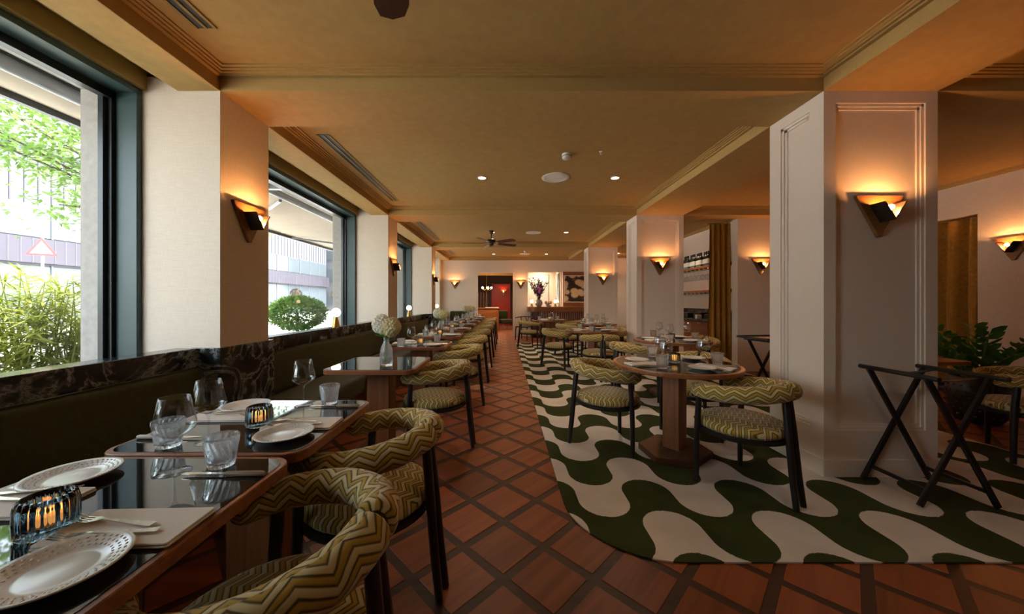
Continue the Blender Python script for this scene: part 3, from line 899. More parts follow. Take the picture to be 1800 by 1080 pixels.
# ------------------------------------------------------------------ tableware
def tumbler_mesh():
    n, m = 128, 9
    mb = MB()
    H = .092
    rows = []
    def ring(z, r, amp):
        b = len(mb.v)
        for k in range(n):
            a = 2*PI*k/n
            q = r*(1 + amp*math.cos(16*(a + z*8)))
            mb.v.append((q*math.cos(a), q*math.sin(a), z))
        return b
    for i in range(m+1):
        z = H*i/m; rows.append(ring(z, .032+.0125*z/H, .075 if 0 < i < m else .03))
    for i in range(m+1):
        z = H - (H-.012)*i/m; rows.append(ring(z, .0285+.0125*z/H, .0))
    for i in range(len(rows)-1):
        for k in range(n):
            j = (k+1) % n
            mb.face((rows[i]+k, rows[i]+j, rows[i+1]+j, rows[i+1]+k))
    mb.face([rows[0]+n-1-k for k in range(n)]); mb.face([rows[-1]+k for k in range(n)])
    return mb.mesh('tumbler', 'all', weld=False)
TM = {}
TM['tumbler'] = tumbler_mesh()
bowl = [(0, .098), (.012, .101), (.030, .110), (.046, .123), (.0515, .134), (.050, .146), (.043, .180), (.0355, .220)]
TM['bowl'] = MB().lathe(bowl + [(r-.0012, z+(.001 if z < .2 else 0)) for r, z in reversed(bowl[1:])] + [(0, .0992)], 40).mesh('bowl', 'all')
TM['stem'] = MB().lathe([(0, .004), (.006, .006), (.0036, .014), (.0032, .05), (.0035, .085), (.008, .097), (.010, .1), (0, .1)], 14).mesh('stem', 'all')
TM['foot'] = MB().lathe([(0, 0), (.039, 0), (.040, .0015), (.020, .0035), (.006, .006), (0, .006)], 36).mesh('foot', 'all')
def plate_mesh():
    pr = [(0, .004), (.045, .004), (.052, .0), (.056, .003), (.090, .014), (.096, .017), (.097, .019), (.0955, .0205), (.088, .018), (.060, .010), (.052, .0075), (.048, .008), (0, .008)]
    return MB().lathe(pr, 56).mesh('plate', 'all')
TM['plate'] = plate_mesh()
TM['beads'] = MB()
for ring_ in range(3):
    for k in range(40):
        a = 2*PI*(k + .5*ring_)/40; r = .066 + .009*ring_; z = .0115 + .0028*ring_
        TM['beads'].ball((r*math.cos(a), r*math.sin(a), z), .0030, 6, 3, (1, 1, .4))
TM['beads'] = TM['beads'].mesh('rim_relief', 'all')
nm = MB()
nm.prism(rrect(.135, .064, .006, 2), 0, .005)
nm.prism(rrect(.134, .063, .006, 2), .0055, .0105)
TM['napkin'] = nm.mesh('napkin', bevel=.0018, seg=1)
def fork_mesh():
    mb = MB()
    # handle
    L = [(-.095, .0075, .0035), (-.06, .006, .0035), (-.01, .0035, .005), (.028, .003, .0075), (.042, .0085, .005), (.058, .0105, .0025)]
    for (x0, w0, z0), (x1, w1, z1) in zip(L[:-1], L[1:]):
        n = len(mb.v)
        for x, w, z in ((x0, w0, z0), (x1, w1, z1)):
            mb.v += [(x, -w, z), (x, w, z), (x, w, z+.0022), (x, -w, z+.0022)]
        for f in ((0,1,2,3), (7,6,5,4), (0,4,5,1), (1,5,6,2), (2,6,7,3), (3,7,4,0)): mb.face([n+q for q in f])
    for k in range(4):
        y = -.009 + .006*k
        mb.bar((.057, y, .0035), (.078, y, .0035), .003, .002).bar((.078, y, .0035), (.100, y, .0085), .0024, .002)
    return mb.mesh('fork')
TM['fork'] = fork_mesh()
TM['blade'] = MB().prism([(0, -.004), (.09, -.0055), (.118, -.003), (.125, .005), (.10, .0085), (0, .006)], .006, .0078).mesh('blade')
TM['knife_handle'] = MB().tube([(-.11, .001, .0075), (-.10, .001, .0075), (-.05, .001, .0075), (0, .001, .0075)], [.005, .0078, .0075, .006], 8).mesh('handle', True)
TM['rest'] = MB().box(-.004, -.022, 0, .004, .022, .006).mesh('knife_rest', bevel=.0015)
def candle_mesh():
    fl_ = lambda i, a: 1 + (.05*math.cos(22*a) if 1 <= i <= 5 else 0)
    pr = [(0, 0), (.040, .0), (.044, .008), (.045, .03), (.0445, .06), (.041, .078), (.037, .080), (.0375, .06), (.038, .02), (.034, .016), (0, .016)]
    return MB().lathe(pr, 176, flute=fl_).mesh('glass_cup', 'all')
TM['cup'] = candle_mesh()
TM['tealight'] = MB().lathe([(0, .017), (.020, .017), (.020, .034), (.018, .035), (0, .033)], 20).mesh('tealight', True)
TM['flame'] = MB().lathe([(0, .034), (.004, .040), (.0055, .047), (.003, .056), (0, .063)], 10).mesh('flame', 'all')

def wine_glass(x, y, z, label, grp):
    t = tag(empty('wine_glass', (x, y, z)), label, 'wine glass', grp)
    new('bowl', TM['bowl'], MT['wine_glass'], t); new('stem', TM['stem'], MT['wine_glass'], t); new('foot', TM['foot'], MT['wine_glass'], t)
def tumbler(x, y, z, label, grp):
    tag(new('water_tumbler', TM['tumbler'], MT['tumbler'], None, (x, y, z), (0,0,random.random())), label, 'tumbler', grp)
def plate(x, y, z, label, grp):
    t = tag(empty('bread_plate', (x, y, z)), label, 'plate', grp)
    new('dish', TM['plate'], MT['white_plate'], t); new('rim_relief', TM['beads'], MT['white_plate'], t)
def napkin(x, y, z, rz, label, grp):
    tag(new('napkin', TM['napkin'], MT['linen_napkin'], None, (x, y, z), (0,0,rz)), label, 'napkin', grp)
def fork(x, y, z, rz, label, grp):
    tag(new('fork', TM['fork'], MT['steel'], None, (x, y, z), (0,0,rz)), label, 'fork', grp)
def knife(x, y, z, rz, label, grp):
    t = tag(empty('table_knife', (x, y, z), rz), label, 'knife', grp)
    new('blade', TM['blade'], MT['steel'], t); new('handle', TM['knife_handle'], MT['handle'], t)
def candle(x, y, z, label, grp):
    t = tag(empty('candle_holder', (x, y, z)), label, 'candle', grp)
    new('glass_cup', TM['cup'], MT['blue_glass'], t); new('tealight', TM['tealight'], MT['wax'], t); new('flame', TM['flame'], MT['flame'], t)

def setting(cx, cy, ang, where, grp, z=.7508, forks=2, rad=0.0):
    """one cover; local +x points at the guest, local -y is the fork side for a guest looking towards -x"""
    ca, sa = math.cos(ang), math.sin(ang)
    def P(u, v): return cx + u*ca - v*sa, cy + u*sa + v*ca
    x, y = P(.200, -.170); plate(x, y, z, 'beaded ivory bread plate ' + where, grp)
    x, y = P(.195, -.045); napkin(x, y, z, ang + R(2), 'folded ivory linen napkin ' + where, grp)
    for k, w in enumerate(('outer', 'inner')[:forks]):
        x, y = P(.185-.03*k, -.080 + .040*k); fork(x, y, z+.0108, ang + PI + R(8 - 14*k), w + ' steel fork ' + where, grp)
    x, y = P(.045, .212); wine_glass(x, y, z, 'clear stemmed wine glass ' + where, grp)
    x, y = P(.150, .252); tumbler(x, y, z, 'clear fluted water tumbler ' + where, grp)
    x, y = P(.215, .190); knife(x, y, z, ang + PI, 'pale-handled dinner knife ' + where, grp)
for k, cy in enumerate(TABLES):
    if k == 2: continue
    o = ORD[NT_-k]
    grp = 'place settings on the banquette tables'
    setting(TX, cy, 0, 'on the aisle side of the %s pedestal table from the doorway' % o, grp, forks=2 if k < 6 else 1)
    setting(TX, cy, PI, 'on the banquette side of the %s pedestal table from the doorway' % o, grp, forks=2 if k < 4 else 1)
    candle(TX+.02, cy-.05, .7508, 'smoky blue ribbed glass candle holder on the %s pedestal table from the doorway' % o, 'candle holders')

for k, (x, y, rz, lab) in enumerate(ROUND):
    nm_ = ['tray-stand round table', 'curtain-side round table', 'second-pillar round table', 'third-pillar round table', 'bar-end round table'][k]
    for a, side in ((190, 'aisle'), (310, 'tray-stand'), (60, 'bar')):
        if k and side == 'tray-stand': side = 'rug'
        a = R(a + 12*k)
        where = 'on the %s side of the %s' % (side, nm_)
        grp = 'place settings on the round tables'
        z = .7508
        ca, sa = math.cos(a), math.sin(a)
        P = lambda u, v: (x + u*ca - v*sa, y + u*sa + v*ca)
        q = P(.26, -.13); plate(q[0], q[1], z, 'beaded ivory bread plate ' + where, grp)
        q = P(.29, .015); napkin(q[0], q[1], z, a, 'folded ivory linen napkin ' + where, grp)
        q = P(.28, .0); fork(q[0], q[1], z+.0108, a + PI + R(6), 'single steel fork ' + where, grp)
        q = P(.17, .13); wine_glass(q[0], q[1], z, 'clear stemmed wine glass ' + where, grp)
        q = P(.25, .20); tumbler(q[0], q[1], z, 'clear fluted water tumbler ' + where, grp)
        q = P(.30, .125); knife(q[0], q[1], z, a + PI, 'pale-handled dinner knife ' + where, grp)
    candle(x, y, .7508, 'smoky blue ribbed glass candle holder on the ' + nm_, 'candle holders')

# ------------------------------------------------------------------ hydrangeas in swirled bottle vases
def bloom_mesh(seed, c, r, n=120):
    rnd = random.Random(seed); mb = MB()
    mb.ball(c, r*.74, 14, 9)
    for k in range(n):
        z = 1 - 2*(k+.5)/n; a = k*2.39996
        d = Vector((math.sqrt(1-z*z)*math.cos(a), math.sqrt(1-z*z)*math.sin(a), z))
        p = Vector(c) + d*r*(.76 + .16*rnd.random())
        t1 = d.orthogonal().normalized(); t1 = Matrix.Rotation(rnd.random()*6.28, 3, d) @ t1
        t2 = d.cross(t1)
        for q in (t1, t2, -t1, -t2):
            mb.leaf(p, q + d*.55, r*.27, r*.24, d)
    return mb.mesh('bloom')
fl_v = lambda i, a: 1 + (.05*math.cos(12*a + i*1.1) if 1 <= i <= 7 else 0)
vase_me = MB().lathe([(0, 0), (.040, .0), (.042, .02), (.042, .05), (.042, .08), (.040, .105), (.032, .130), (.020, .150), (.0175, .170), (.019, .188), (.0165, .188), (.0145, .170), (.017, .152), (.029, .130), (.036, .105), (.038, .06), (.037, .016), (0, .014)], 60, flute=fl_v).mesh('glass_bottle', 'all')
B1 = bloom_mesh(1, (-.035, .01, .275), .068); B2 = bloom_mesh(2, (.045, -.03, .255), .066)
lv = MB()
for k in range(7):
    a = R(120 + 32*k)
    lv.leaf((0, 0, .185), (math.cos(a), math.sin(a), .25), .085, .05, (0, .2, 1))
lv_me = lv.mesh('leaf_cluster')
st_me = MB().tube([(.004, 0, .02), (0, 0, .16), (-.015, .002, .22)], .004, 8).tube([(-.004, 0, .02), (.002, 0, .16), (.025, -.015, .21)], .004, 8).mesh('stem', True)
for x, y, lab in ((-.935, 2.70, 'white hydrangea in a swirled glass bottle alone on the bare glass table'), (-1.02, 5.36, 'white hydrangea in a glass bottle on the sixth table from the doorway'),
                  (-1.02, 8.96, 'white hydrangea in a glass bottle on the third table from the doorway'), (-1.02, 10.17, 'white hydrangea in a glass bottle on the second table from the doorway')):
    t = tag(empty('hydrangea_vase', (x, y, .7508)), lab, 'flowers', 'hydrangea vases')
    t.scale = (1.12, 1.12, 1.18)
    new('glass_bottle', vase_me, MT['tumbler'], t)
    new('bloom', B1, MT['petal'], t); new('bloom', B2, MT['petal_yellow'], t)
    new('leaf_cluster', lv_me, MT['green_leaf'], t); new('stem', st_me, MT['stem_green'], t)
tumbler(3.42, 3.12, .7505, 'clear fluted water tumbler on the dark table before the curtained doorway', 'place settings on the side table')

# ------------------------------------------------------------------ little globe lamps on the window ledge
def globe_lamp(x, y, z, label):
    t = tag(empty('globe_lamp', (x, y, z)), label, 'table lamp', 'brass globe lamps')
    new('cone_base', MB().lathe([(0, 0), (.050, 0), (.050, .004), (.022, .115), (.018, .13), (0, .13)], 28).mesh('cone_base', True), MT['brass'], t)
    new('globe', MB().ball((0, 0, .185), .058, 20, 12).mesh('globe', 'all'), MT['globe'], t)
globe_lamp(-2.24, 4.55, .925, 'small brass cone lamp with glowing globe on the ledge of the hedge window')
globe_lamp(-2.26, 8.05, .925, 'small brass cone lamp with glowing globe on the third window ledge')
globe_lamp(-2.26, 11.3, .925, 'small brass cone lamp with glowing globe on the ledge next to the back wall')

# ------------------------------------------------------------------ curtains
def curtain(name, a, b, z0, z1, folds, amp, label, seed=1, flare=0.0):
    """heavy drape between plan points a and b"""
    rnd = random.Random(seed)
    a, b = Vector(a), Vector(b); d = b - a; n = Vector((-d.y, d.x)).normalized()
    N = folds*10; ph = [rnd.uniform(-.25, .25) for _ in range(N+1)]
    rows = [(z1, .65, 1), (z1-.12, .8, 1), ((z0+z1)/2, 1.0, .97 + flare*.5), (z0+.4, 1.1, 1+flare), (z0, 1.15, 1+flare)]
    mb = MB()
    for z, am, wd in rows:
        for side in (0, .012):
            for k in range(N+1):
                u = k/N
                f = math.sin(2*PI*folds*u + ph[0]*3 + .35*math.sin(5*u + (z1-z)*.6)) + .35*math.sin(4*PI*folds*u + 1.1 + z)
                p = a + d*(.5 + (u-.5)*wd) + n*(amp*am*f + side)
                mb.v.append((p.x, p.y, z))
    W = 2*(N+1)
    for r in range(len(rows)-1):
        for k in range(N):
            mb.face((r*W+k, r*W+k+1, (r+1)*W+k+1, (r+1)*W+k))
            mb.face((r*W+N+1+k+1, r*W+N+1+k, (r+1)*W+N+1+k, (r+1)*W+N+1+k+1))
    t = tag(empty(name, (0, 0, 0)), label, 'curtain')
    new('drape', mb.mesh('drape', 'all', weld=False), MT['curtain'], t)
    new('curtain_rail', MB().tube([(a.x-.03*d.normalized().x, a.y-.03*d.normalized().y, z1+.012), (b.x, b.y, z1+.012)], .012, 8).mesh('curtain_rail', True), MT['brass'], t)
    return t
curtain('velvet_curtain', (3.90, 6.60), (4.24, 6.52), .02, 2.735, 4, .042, 'mustard velvet curtain gathered at the partition beside the wine shelves', 3, .12)
curtain('velvet_curtain', (XR+.10, 4.55), (XR+.10, 5.74), .08, 2.38, 5, .085, 'mustard velvet curtain filling the doorway in the side wall', 5)

# ------------------------------------------------------------------ wine shelves and cabinet
for z, w in ((2.02, 'upper walnut shelf carrying the wine bottles'), (1.50, 'lower walnut shelf above the cabinet with a glass rack')):
    t = tag(empty('wall_shelf', (4.33, 7.75, z)), w, 'shelf')
    new('board', MB().box(-.13, -1.15, -.05, .118, 1.15, 0).mesh('board', bevel=.003), MT['bar_wood'], t)
    for k in range(14):
        y = -1.1 + k*.165
        new('rack_rail', MB().box(-.125, y, -.075, .11, y+.05, -.052).mesh('rack_rail') if k == 0 else bpy.data.meshes['rack_rail'], MT['steel'], t, (0, 0 if k == 0 else k*.165, 0))
bot = MB().lathe([(0, 0), (.036, 0), (.038, .01), (.038, .19), (.030, .215), (.015, .235), (.0135, .29), (.0155, .292), (.0155, .305), (0, .305)], 16).mesh('glass_body', True)
lab_me = MB().lathe([(.0385, .05), (.0387, .05), (.0387, .145), (.0385, .145)], 16).mesh('paper_label', True)
foil = MB().lathe([(.0142, .25), (.0165, .25), (.0165, .306), (0, .307)], 12).mesh('foil', True)
for k in range(22):
    y = 6.72 + k*.09
    t = tag(empty('wine_bottle', (4.27 + .012*(k % 3), y, 2.0201)), 'dark wine bottle with pale paper label standing on the upper walnut shelf', 'bottle', 'wine bottles on the shelf')
    new('glass_body', bot, MT['bottle'], t); new('paper_label', lab_me, MT['paper'], t); new('foil', foil, MT['black'], t)
for k in range(11):
    t = tag(empty('hanging_glass', (4.30, 6.86 + k*.165, 1.948)), 'clear wine glass hanging upside down from the rack under the upper shelf', 'wine glass', 'hanging glasses under the shelf')
    t.rotation_euler = (PI, 0, 0)
    new('bowl', TM['bowl'], MT['wine_glass'], t); new('stem', TM['stem'], MT['wine_glass'], t); new('foot', TM['foot'], MT['wine_glass'], t)
t = tag(empty('drawer_cabinet', (4.22, 8.02, 0)), 'burl wood drawer cabinet with black marble top under the wine shelves', 'cabinet')
new('body', MB().box(-.22, -1.25, 0, .225, 1.25, .86).mesh('body'), MT['base_wood'], t)
new('worktop', MB().box(-.26, -1.27, .86, .225, 1.27, .90).mesh('worktop', bevel=.003), MT['marble'], t)
new('splashback', MB().box(.20, -1.27, .90, .226, 1.27, 1.10).mesh('splashback'), MT['marble'], t)
for i in range(4):
    for z0, z1 in ((.08, .34), (.36, .60), (.62, .84)):
        y = -1.23 + i*.62
        d = new('drawer', MB().box(-.238, y+.006, z0, -.221, y+.606, z1).mesh('drawer', bevel=.003), MT['cab_wood'], t)
        new('knob', MB().box(-.25, y+.24, z1-.03, -.238, y+.37, z1-.018).mesh('knob'), MT['brass'], d)
for y, hx, hh, lab in ((7.05, .10, .09, 'low black box on the marble cabinet top beside the curtain'), (7.40, .14, .12, 'black card terminal on the marble cabinet top'), (7.95, .16, .10, 'black organiser tray on the marble cabinet top, past the terminal')):
    t = tag(empty('counter_box', (4.20, y, .9005)), lab, 'box')
    new('body', MB().box(-.10, -hx, 0, .10, hx, hh).mesh('body', bevel=.008), MT['black'], t)
    new('lid', MB().box(-.085, -hx*.8, hh, .085, hx*.8, hh+.012).mesh('lid', bevel=.004), MT['dark_metal'], t)
t = tag(empty('paper_stack', (4.05, 7.25, .9005)), 'stack of white cards standing on the marble cabinet top', 'paper')
for k in range(4): new('card', MB().box(-.05, -.04, .001+k*.02, .05, .04, .018+k*.02).mesh('card'), MT['paper'], t)

# ------------------------------------------------------------------ bar counter at the end
t = tag(empty('bar_counter', (1.9, 12.2, 0)), 'walnut bar counter with rounded end and ribbed front before the niche', 'bar counter')
def stadium(x0, x1, y0, y1, r, n=10):
    p = [(x1, y0), (x1, y1), (x0, y1)]
    for k in range(n+1):
        a = PI + PI/2*k/n
        p.append((x0 + r + r*math.cos(a), y0 + r + r*math.sin(a)))
    return p
new('counter_top', MB().prism(stadium(-1.13, 1.2, -.35, .28, .30), .90, 1.08).mesh('counter_top', bevel=.006), MT['bar_wood'], t)
new('body', MB().prism(stadium(-1.00, 1.2, -.25, .28, .25), .0, .90).mesh('body'), MT['base_wood'], t)
for k in range(26):
    new('slat', MB().tube([(0, 0, .10), (0, 0, .90)], .028, 8).mesh('slat', True) if k == 0 else bpy.data.meshes['slat'], MT['bar_wood'], t, (-.72 + k*.075, -.25, 0))
new('kick_plate', MB().box(-.95, -.262, 0, 1.2, -.25, .10).mesh('kick_plate'), MT['black'], t)
# polished column, mirror panel and painting
t = tag(empty('steel_column', (2.0, 12.95, 0)), 'polished steel column standing in the niche behind the bar', 'column')
new('shaft', MB().lathe([(.13, 0), (.13, ZC)], 32).mesh('shaft', True), MT['chrome'], t); new('collar', MB().lathe([(.135, 1.0), (.145, 1.0), (.145, 1.05), (.135, 1.05)], 32).mesh('collar', True), MT['chrome'], t)
t = tag(empty('niche_panel', (1.25, 13.48, 0)), 'tall pale grey panel on the niche wall behind the dark bouquet', 'wall panel')
new('board', MB().box(-.5, -.012, 1.0, .42, 0, 2.3).mesh('glass'), MT['mirror'], t); new('edge', MB().box(-.52, 0, .98, .44, .015, 2.32).mesh('edge'), MT['steel'], t)
t = tag(empty('wall_painting', (2.55, YB-.04, 1.72)), 'abstract painting of rounded cream shapes on dark ground above the bar', 'painting')
new('panel', MB().box(-.48, .005, -.64, .62, .04, .62).mesh('panel'), MT['bar_wood'], t)
new('canvas', MB().box(-.43, -.015, -.47, .42, .005, .47).mesh('canvas'), MT['picture'], t)
fr = MB()
for x0, z0, x1, z1 in ((-.45, -.49, .44, -.465), (-.45, .465, .44, .49), (-.45, -.465, -.425, .465), (.415, -.465, .44, .465)): fr.box(x0, -.03, z0, x1, .004, z1)
new('frame', fr.mesh('frame'), MT['panel'], t)
# bouquet, roses and globe lamp on the bar
rnd = random.Random(4)
t = tag(empty('dark_bouquet', (1.18, 12.28, 1.08)), 'tall dark purple bouquet with a magenta orchid in a pewter vase on the bar', 'flowers')
new('vase', MB().lathe([(0, 0), (.07, 0), (.12, .06), (.135, .13), (.12, .20), (.09, .23), (.10, .25), (.085, .25), (.07, .22), (0, .2)], 28).mesh('vase', 'all'), MT['pewter'], t)
fo, sp = MB(), MB()
for k in range(46):
    a = rnd.uniform(0, 2*PI); lean = rnd.uniform(.05, .55); L = rnd.uniform(.55, 1.0)*(1 - lean*.35)
    tip = Vector((math.cos(a)*lean*L, math.sin(a)*lean*L*.45, .25 + L*.85))
    b = Vector((rnd.uniform(-.04, .04), rnd.uniform(-.04, .04), .22)); midp = (b + tip)/2 + Vector((0, 0, .05))
    sp.tube([b, midp, tip], .004, 4, False)
    for q in range(16):
        u = rnd.uniform(.35, 1.02); p = b.lerp(tip, u) + Vector((rnd.uniform(-.03, .03), rnd.uniform(-.03, .03), 0))
        fo.leaf(p, (rnd.uniform(-1, 1), rnd.uniform(-1, 1), rnd.uniform(-.2, 1)), .075, .032, (rnd.uniform(-1, 1), rnd.uniform(-1, 1), 1))
new('foliage', fo.mesh('foliage'), MT['purple'], t); new('stem', sp.mesh('stem'), MT['bark'], t)
orc = MB()
for k in range(5):
    c = (rnd.uniform(-.02, .08), -.10, .50 + k*.045)
    for q in range(6): orc.leaf(c, (math.cos(q), -.4, math.sin(q)), .05, .04, (0, -1, .2))
new('orchid', orc.mesh('orchid'), MT['pink'], t)
t = tag(empty('rose_posy', (1.52, 12.2, 1.08)), 'low posy of dusty pink roses beside the bouquet on the bar', 'flowers')
new('bowl', MB().lathe([(0, 0), (.07, 0), (.11, .06), (.10, .06), (.06, .01), (0, .01)], 24).mesh('bowl', 'all'), MT['pewter'], t)
for k in range(9):
    a = k*.7; r_ = .0 if k == 0 else .10
    rb = MB(); rb.ball((0, 0, 0), .045, 10, 6)
    for q in range(14): rb.leaf((0, 0, -.02), (math.cos(q*1.3), math.sin(q*1.3), .6), .07, .05, (0, 0, 1))
    new('rose', rb.mesh('rose') if k == 0 else bpy.data.meshes['rose'], MT['rose'], t, (r_*math.cos(a), r_*.7*math.sin(a), .10 + .03*(k % 3)))
globe_lamp(1.74, 12.1, 1.08, 'small brass lamp with glowing globe on the bar beside the roses')
globe_lamp(.93, 12.3, 1.08, 'small brass lamp with glowing globe at the rounded end of the bar')

# black wishbone chair before the bar
t = tag(empty('wishbone_chair', (.60, 11.35, 0), R(-30)), 'black wooden chair with a Y-shaped open back beside the bar', 'chair')
new('seat', MB().prism(rrect(.22, .21, .05), .42, .45).mesh('seat', bevel=.008), MT['black'], t)
for s in (1, -1):
    new('leg', MB().tube([(s*.21, -.20, 0), (s*.20, -.18, .44)], [.014, .018], 8).mesh('leg', True), MT['black'], t)
    new('leg', MB().tube([(s*.20, .22, 0), (s*.19, .19, .44), (s*.22, .22, .74)], [.014, .018, .014], 8).mesh('leg', True), MT['black'], t)
    new('splat', MB().tube([(0, .21, .45), (0, .22, .58), (s*.07, .235, .75)], .011, 8).mesh('splat', True), MT['black'], t)
new('top_rail', MB().tube([(-.29, -.06, .72), (-.26, .10, .74), (-.15, .22, .755), (0, .25, .76), (.15, .22, .755), (.26, .10, .74), (.29, -.06, .72)], .016, 8).mesh('top_rail', True), MT['black'], t)

# ------------------------------------------------------------------ entrance room beyond the doorway
t = tag(empty('reception_desk', (-.80, 15.3, 0)), 'walnut reception desk seen through the back doorway', 'desk')
new('body', MB().box(-.55, -.3, 0, .5, .3, .95).mesh('body', bevel=.01), MT['bar_wood'], t)
new('desk_top', MB().box(-.58, -.33, .95, .53, .33, .99).mesh('desk_top', bevel=.005), MT['bar_wood'], t)
for k, (x, y) in enumerate(((-.75, 15.2), (-.45, 15.25))):
    t = tag(empty('open_book', (x, y, .99), R(8-14*k)), ('open white book lying on the reception desk', 'white papers at the end of the reception desk')[k], 'book')
    new('page', MB().box(-.15, -.1, 0, -.003, .1, .018).mesh('page'), MT['paper'], t); new('page', MB().box(.003, -.1, 0, .15, .1, .022).mesh('page'), MT['paper'], t)
t = tag(empty('coat_rail', (-1.30, 16.3, 0)), 'dark coat rail in the entrance room beyond the doorway', 'coat rack')
new('bar', MB().tube([(-.6, 0, 1.75), (.55, 0, 1.75)], .015, 8).mesh('bar', True), MT['black'], t)
for x in (-.58, .53): new('post', MB().tube([(x, 0, 0), (x, 0, 1.78)], .016, 8).mesh('post', True), MT['black'], t)
for k in range(7):
    cc = MB().prism(rrect(.035, .22, .03, 2), 0, .85)
    cc.v = [(x*(1.1 - .5*z), y*(1.05 - .45*z), z) for x, y, z in cc.v]
    c = tag(empty('hanging_coat', (-1.70 + k*.13, 16.3, .83)), 'dark brown coat hanging on the rail beyond the doorway', 'coat', 'coats on the rail')
    new('cloth', cc.mesh('cloth', bevel=.01), MT['cloth'], c); new('hanger', MB().tube([(0, 0, .84), (0, 0, .904)], .005, 6).mesh('hanger'), MT['steel'], c)
t = tag(empty('pendant_lamp', (-.80, 14.4, ZC)), 'brass pendant lamp with a long rod beyond the back doorway', 'pendant lamp')
new('rod', MB().tube([(0, 0, 0), (0, 0, -1.1)], .008, 8).mesh('rod', True), MT['brass'], t)
for k in range(5):
    a = 2*PI*k/5
    new('arm', MB().tube([(0, 0, -1.08), (.12*math.cos(a), .12*math.sin(a), -1.14), (.2*math.cos(a), .2*math.sin(a), -1.08)], .007, 6).mesh('arm', True), MT['brass'], t)
    new('bulb', MB().ball((.2*math.cos(a), .2*math.sin(a), -1.04), .035, 10, 7).mesh('bulb', 'all'), MT['pendant'], t)
sconce(-.12, 18.2-YO, 1.75, 0, 'small triangular sconce glowing on the red panel beyond the doorway')
t = tag(empty('lounge_chair', (-.02, 15.9, 0), R(30)), 'dark upholstered chair with pale legs beside the reception desk', 'chair')
new('seat', MB().box(-.27, -.27, .25, .27, .27, .46).mesh('seat', 'all', .06, 3), MT['velvet'], t)
new('backrest', MB().box(-.27, .20, .42, .27, .32, .85).mesh('backrest', 'all', .05, 3), MT['velvet'], t)
for x in (-.22, .22):
    for y in (-.22, .24): new('leg', MB().tube([(x*1.15, y*1.15, 0), (x, y, .27)], [.010, .016], 8).mesh('leg', True), MT['steel'], t)

# ------------------------------------------------------------------ pot plant in the side room
rnd = random.Random(11)
t = tag(empty('pot_plant', (4.95, 3.62, 0)), 'leafy dark green plant with glossy paired leaflets in a black studded pot', 'plant')
new('pot', MB().lathe([(0, 0), (.15, 0), (.20, .08), (.215, .30), (.20, .46), (.19, .47), (.185, .42), (0, .40)], 28).mesh('pot', 'all'), MT['black'], t)
std = MB()
for r_ in range(6):
    for k in range(22):
        a = 2*PI*(k + .5*(r_ % 2))/22; z = .08 + r_*.06
        rr_ = .203 + .014*math.sin(PI*(z-.05)/.45)
        std.ball((rr_*math.cos(a), rr_*math.sin(a), z), .010, 6, 4)
new('stud_relief', std.mesh('stud_relief'), MT['dark_metal'], t)['kind'] = 'stuff'
for k in range(13):
    a = 2*PI*k/13 + rnd.uniform(-.2, .2); L = rnd.uniform(.55, .85); lean = rnd.uniform(.35, 1.0)
    p = [Vector((.06*math.cos(a), .06*math.sin(a), .40))]
    for q in range(1, 9):
        u = q/8
        p.append(p[0] + Vector((math.cos(a)*lean*L*u*(.6+.4*u), math.sin(a)*lean*L*u*(.6+.4*u), L*(u - .35*lean*u*u))))
    b = new('branch', MB().tube(p, [.014 - .0011*q for q in range(9)], 6).mesh('branch', True), MT['stem_green'], t)
    for q in range(2, 9):
        d = (p[q] - p[q-1]).normalized(); sd = d.cross(Vector((0, 0, 1)))
        if sd.length < .05: sd = Vector((1, 0, 0))
        sd.normalize()
        for s in (1, -1):
            lm = MB()
            base = p[q]; dr = (d*.55 + sd*s*.8 + Vector((0, 0, .25))).normalized(); Ll, W = .135, .066
            w = dr.cross(Vector((rnd.uniform(-.5, .5), -.9, .6))).normalized(); up = w.cross(dr)
            lm.v = [tuple(base), tuple(base + dr*Ll*.35 + w*W*.48 + up*.004), tuple(base + dr*Ll*.75 + w*W*.34 + up*.004), tuple(base + dr*Ll), tuple(base + dr*Ll*.75 - w*W*.34 + up*.004), tuple(base + dr*Ll*.35 - w*W*.48 + up*.004), tuple(base + dr*Ll*.5 - up*.006)]
            for f in ((0, 1, 6), (1, 2, 6), (2, 3, 6), (3, 4, 6), (4, 5, 6), (5, 0, 6)): lm.face(f)
            new('leaf', lm.mesh('leaf'), MT['new_leaf'] if k == 4 else MT['zz_leaf'], b)
# ------------------------------------------------------------------ outside the windows
GZ = -.15
struct(new('street_ground', MB().box(-60, -30, GZ-.2, -2.95, 90, GZ).mesh('street_ground'), MT['asphalt']))
struct(new('kerb', MB().box(-9.2, -30, GZ, -9.0, 90, GZ+.12).mesh('kerb'), MT['stone']))
# canopy slab over the shop front
struct(new('trim_3', MB().box(-3.6, Y0-.1, 2.90, -2.95, YB+.1, 3.10).mesh('trim_3'), MT['sign_white']), 'pale concrete canopy slab above the windows outside')

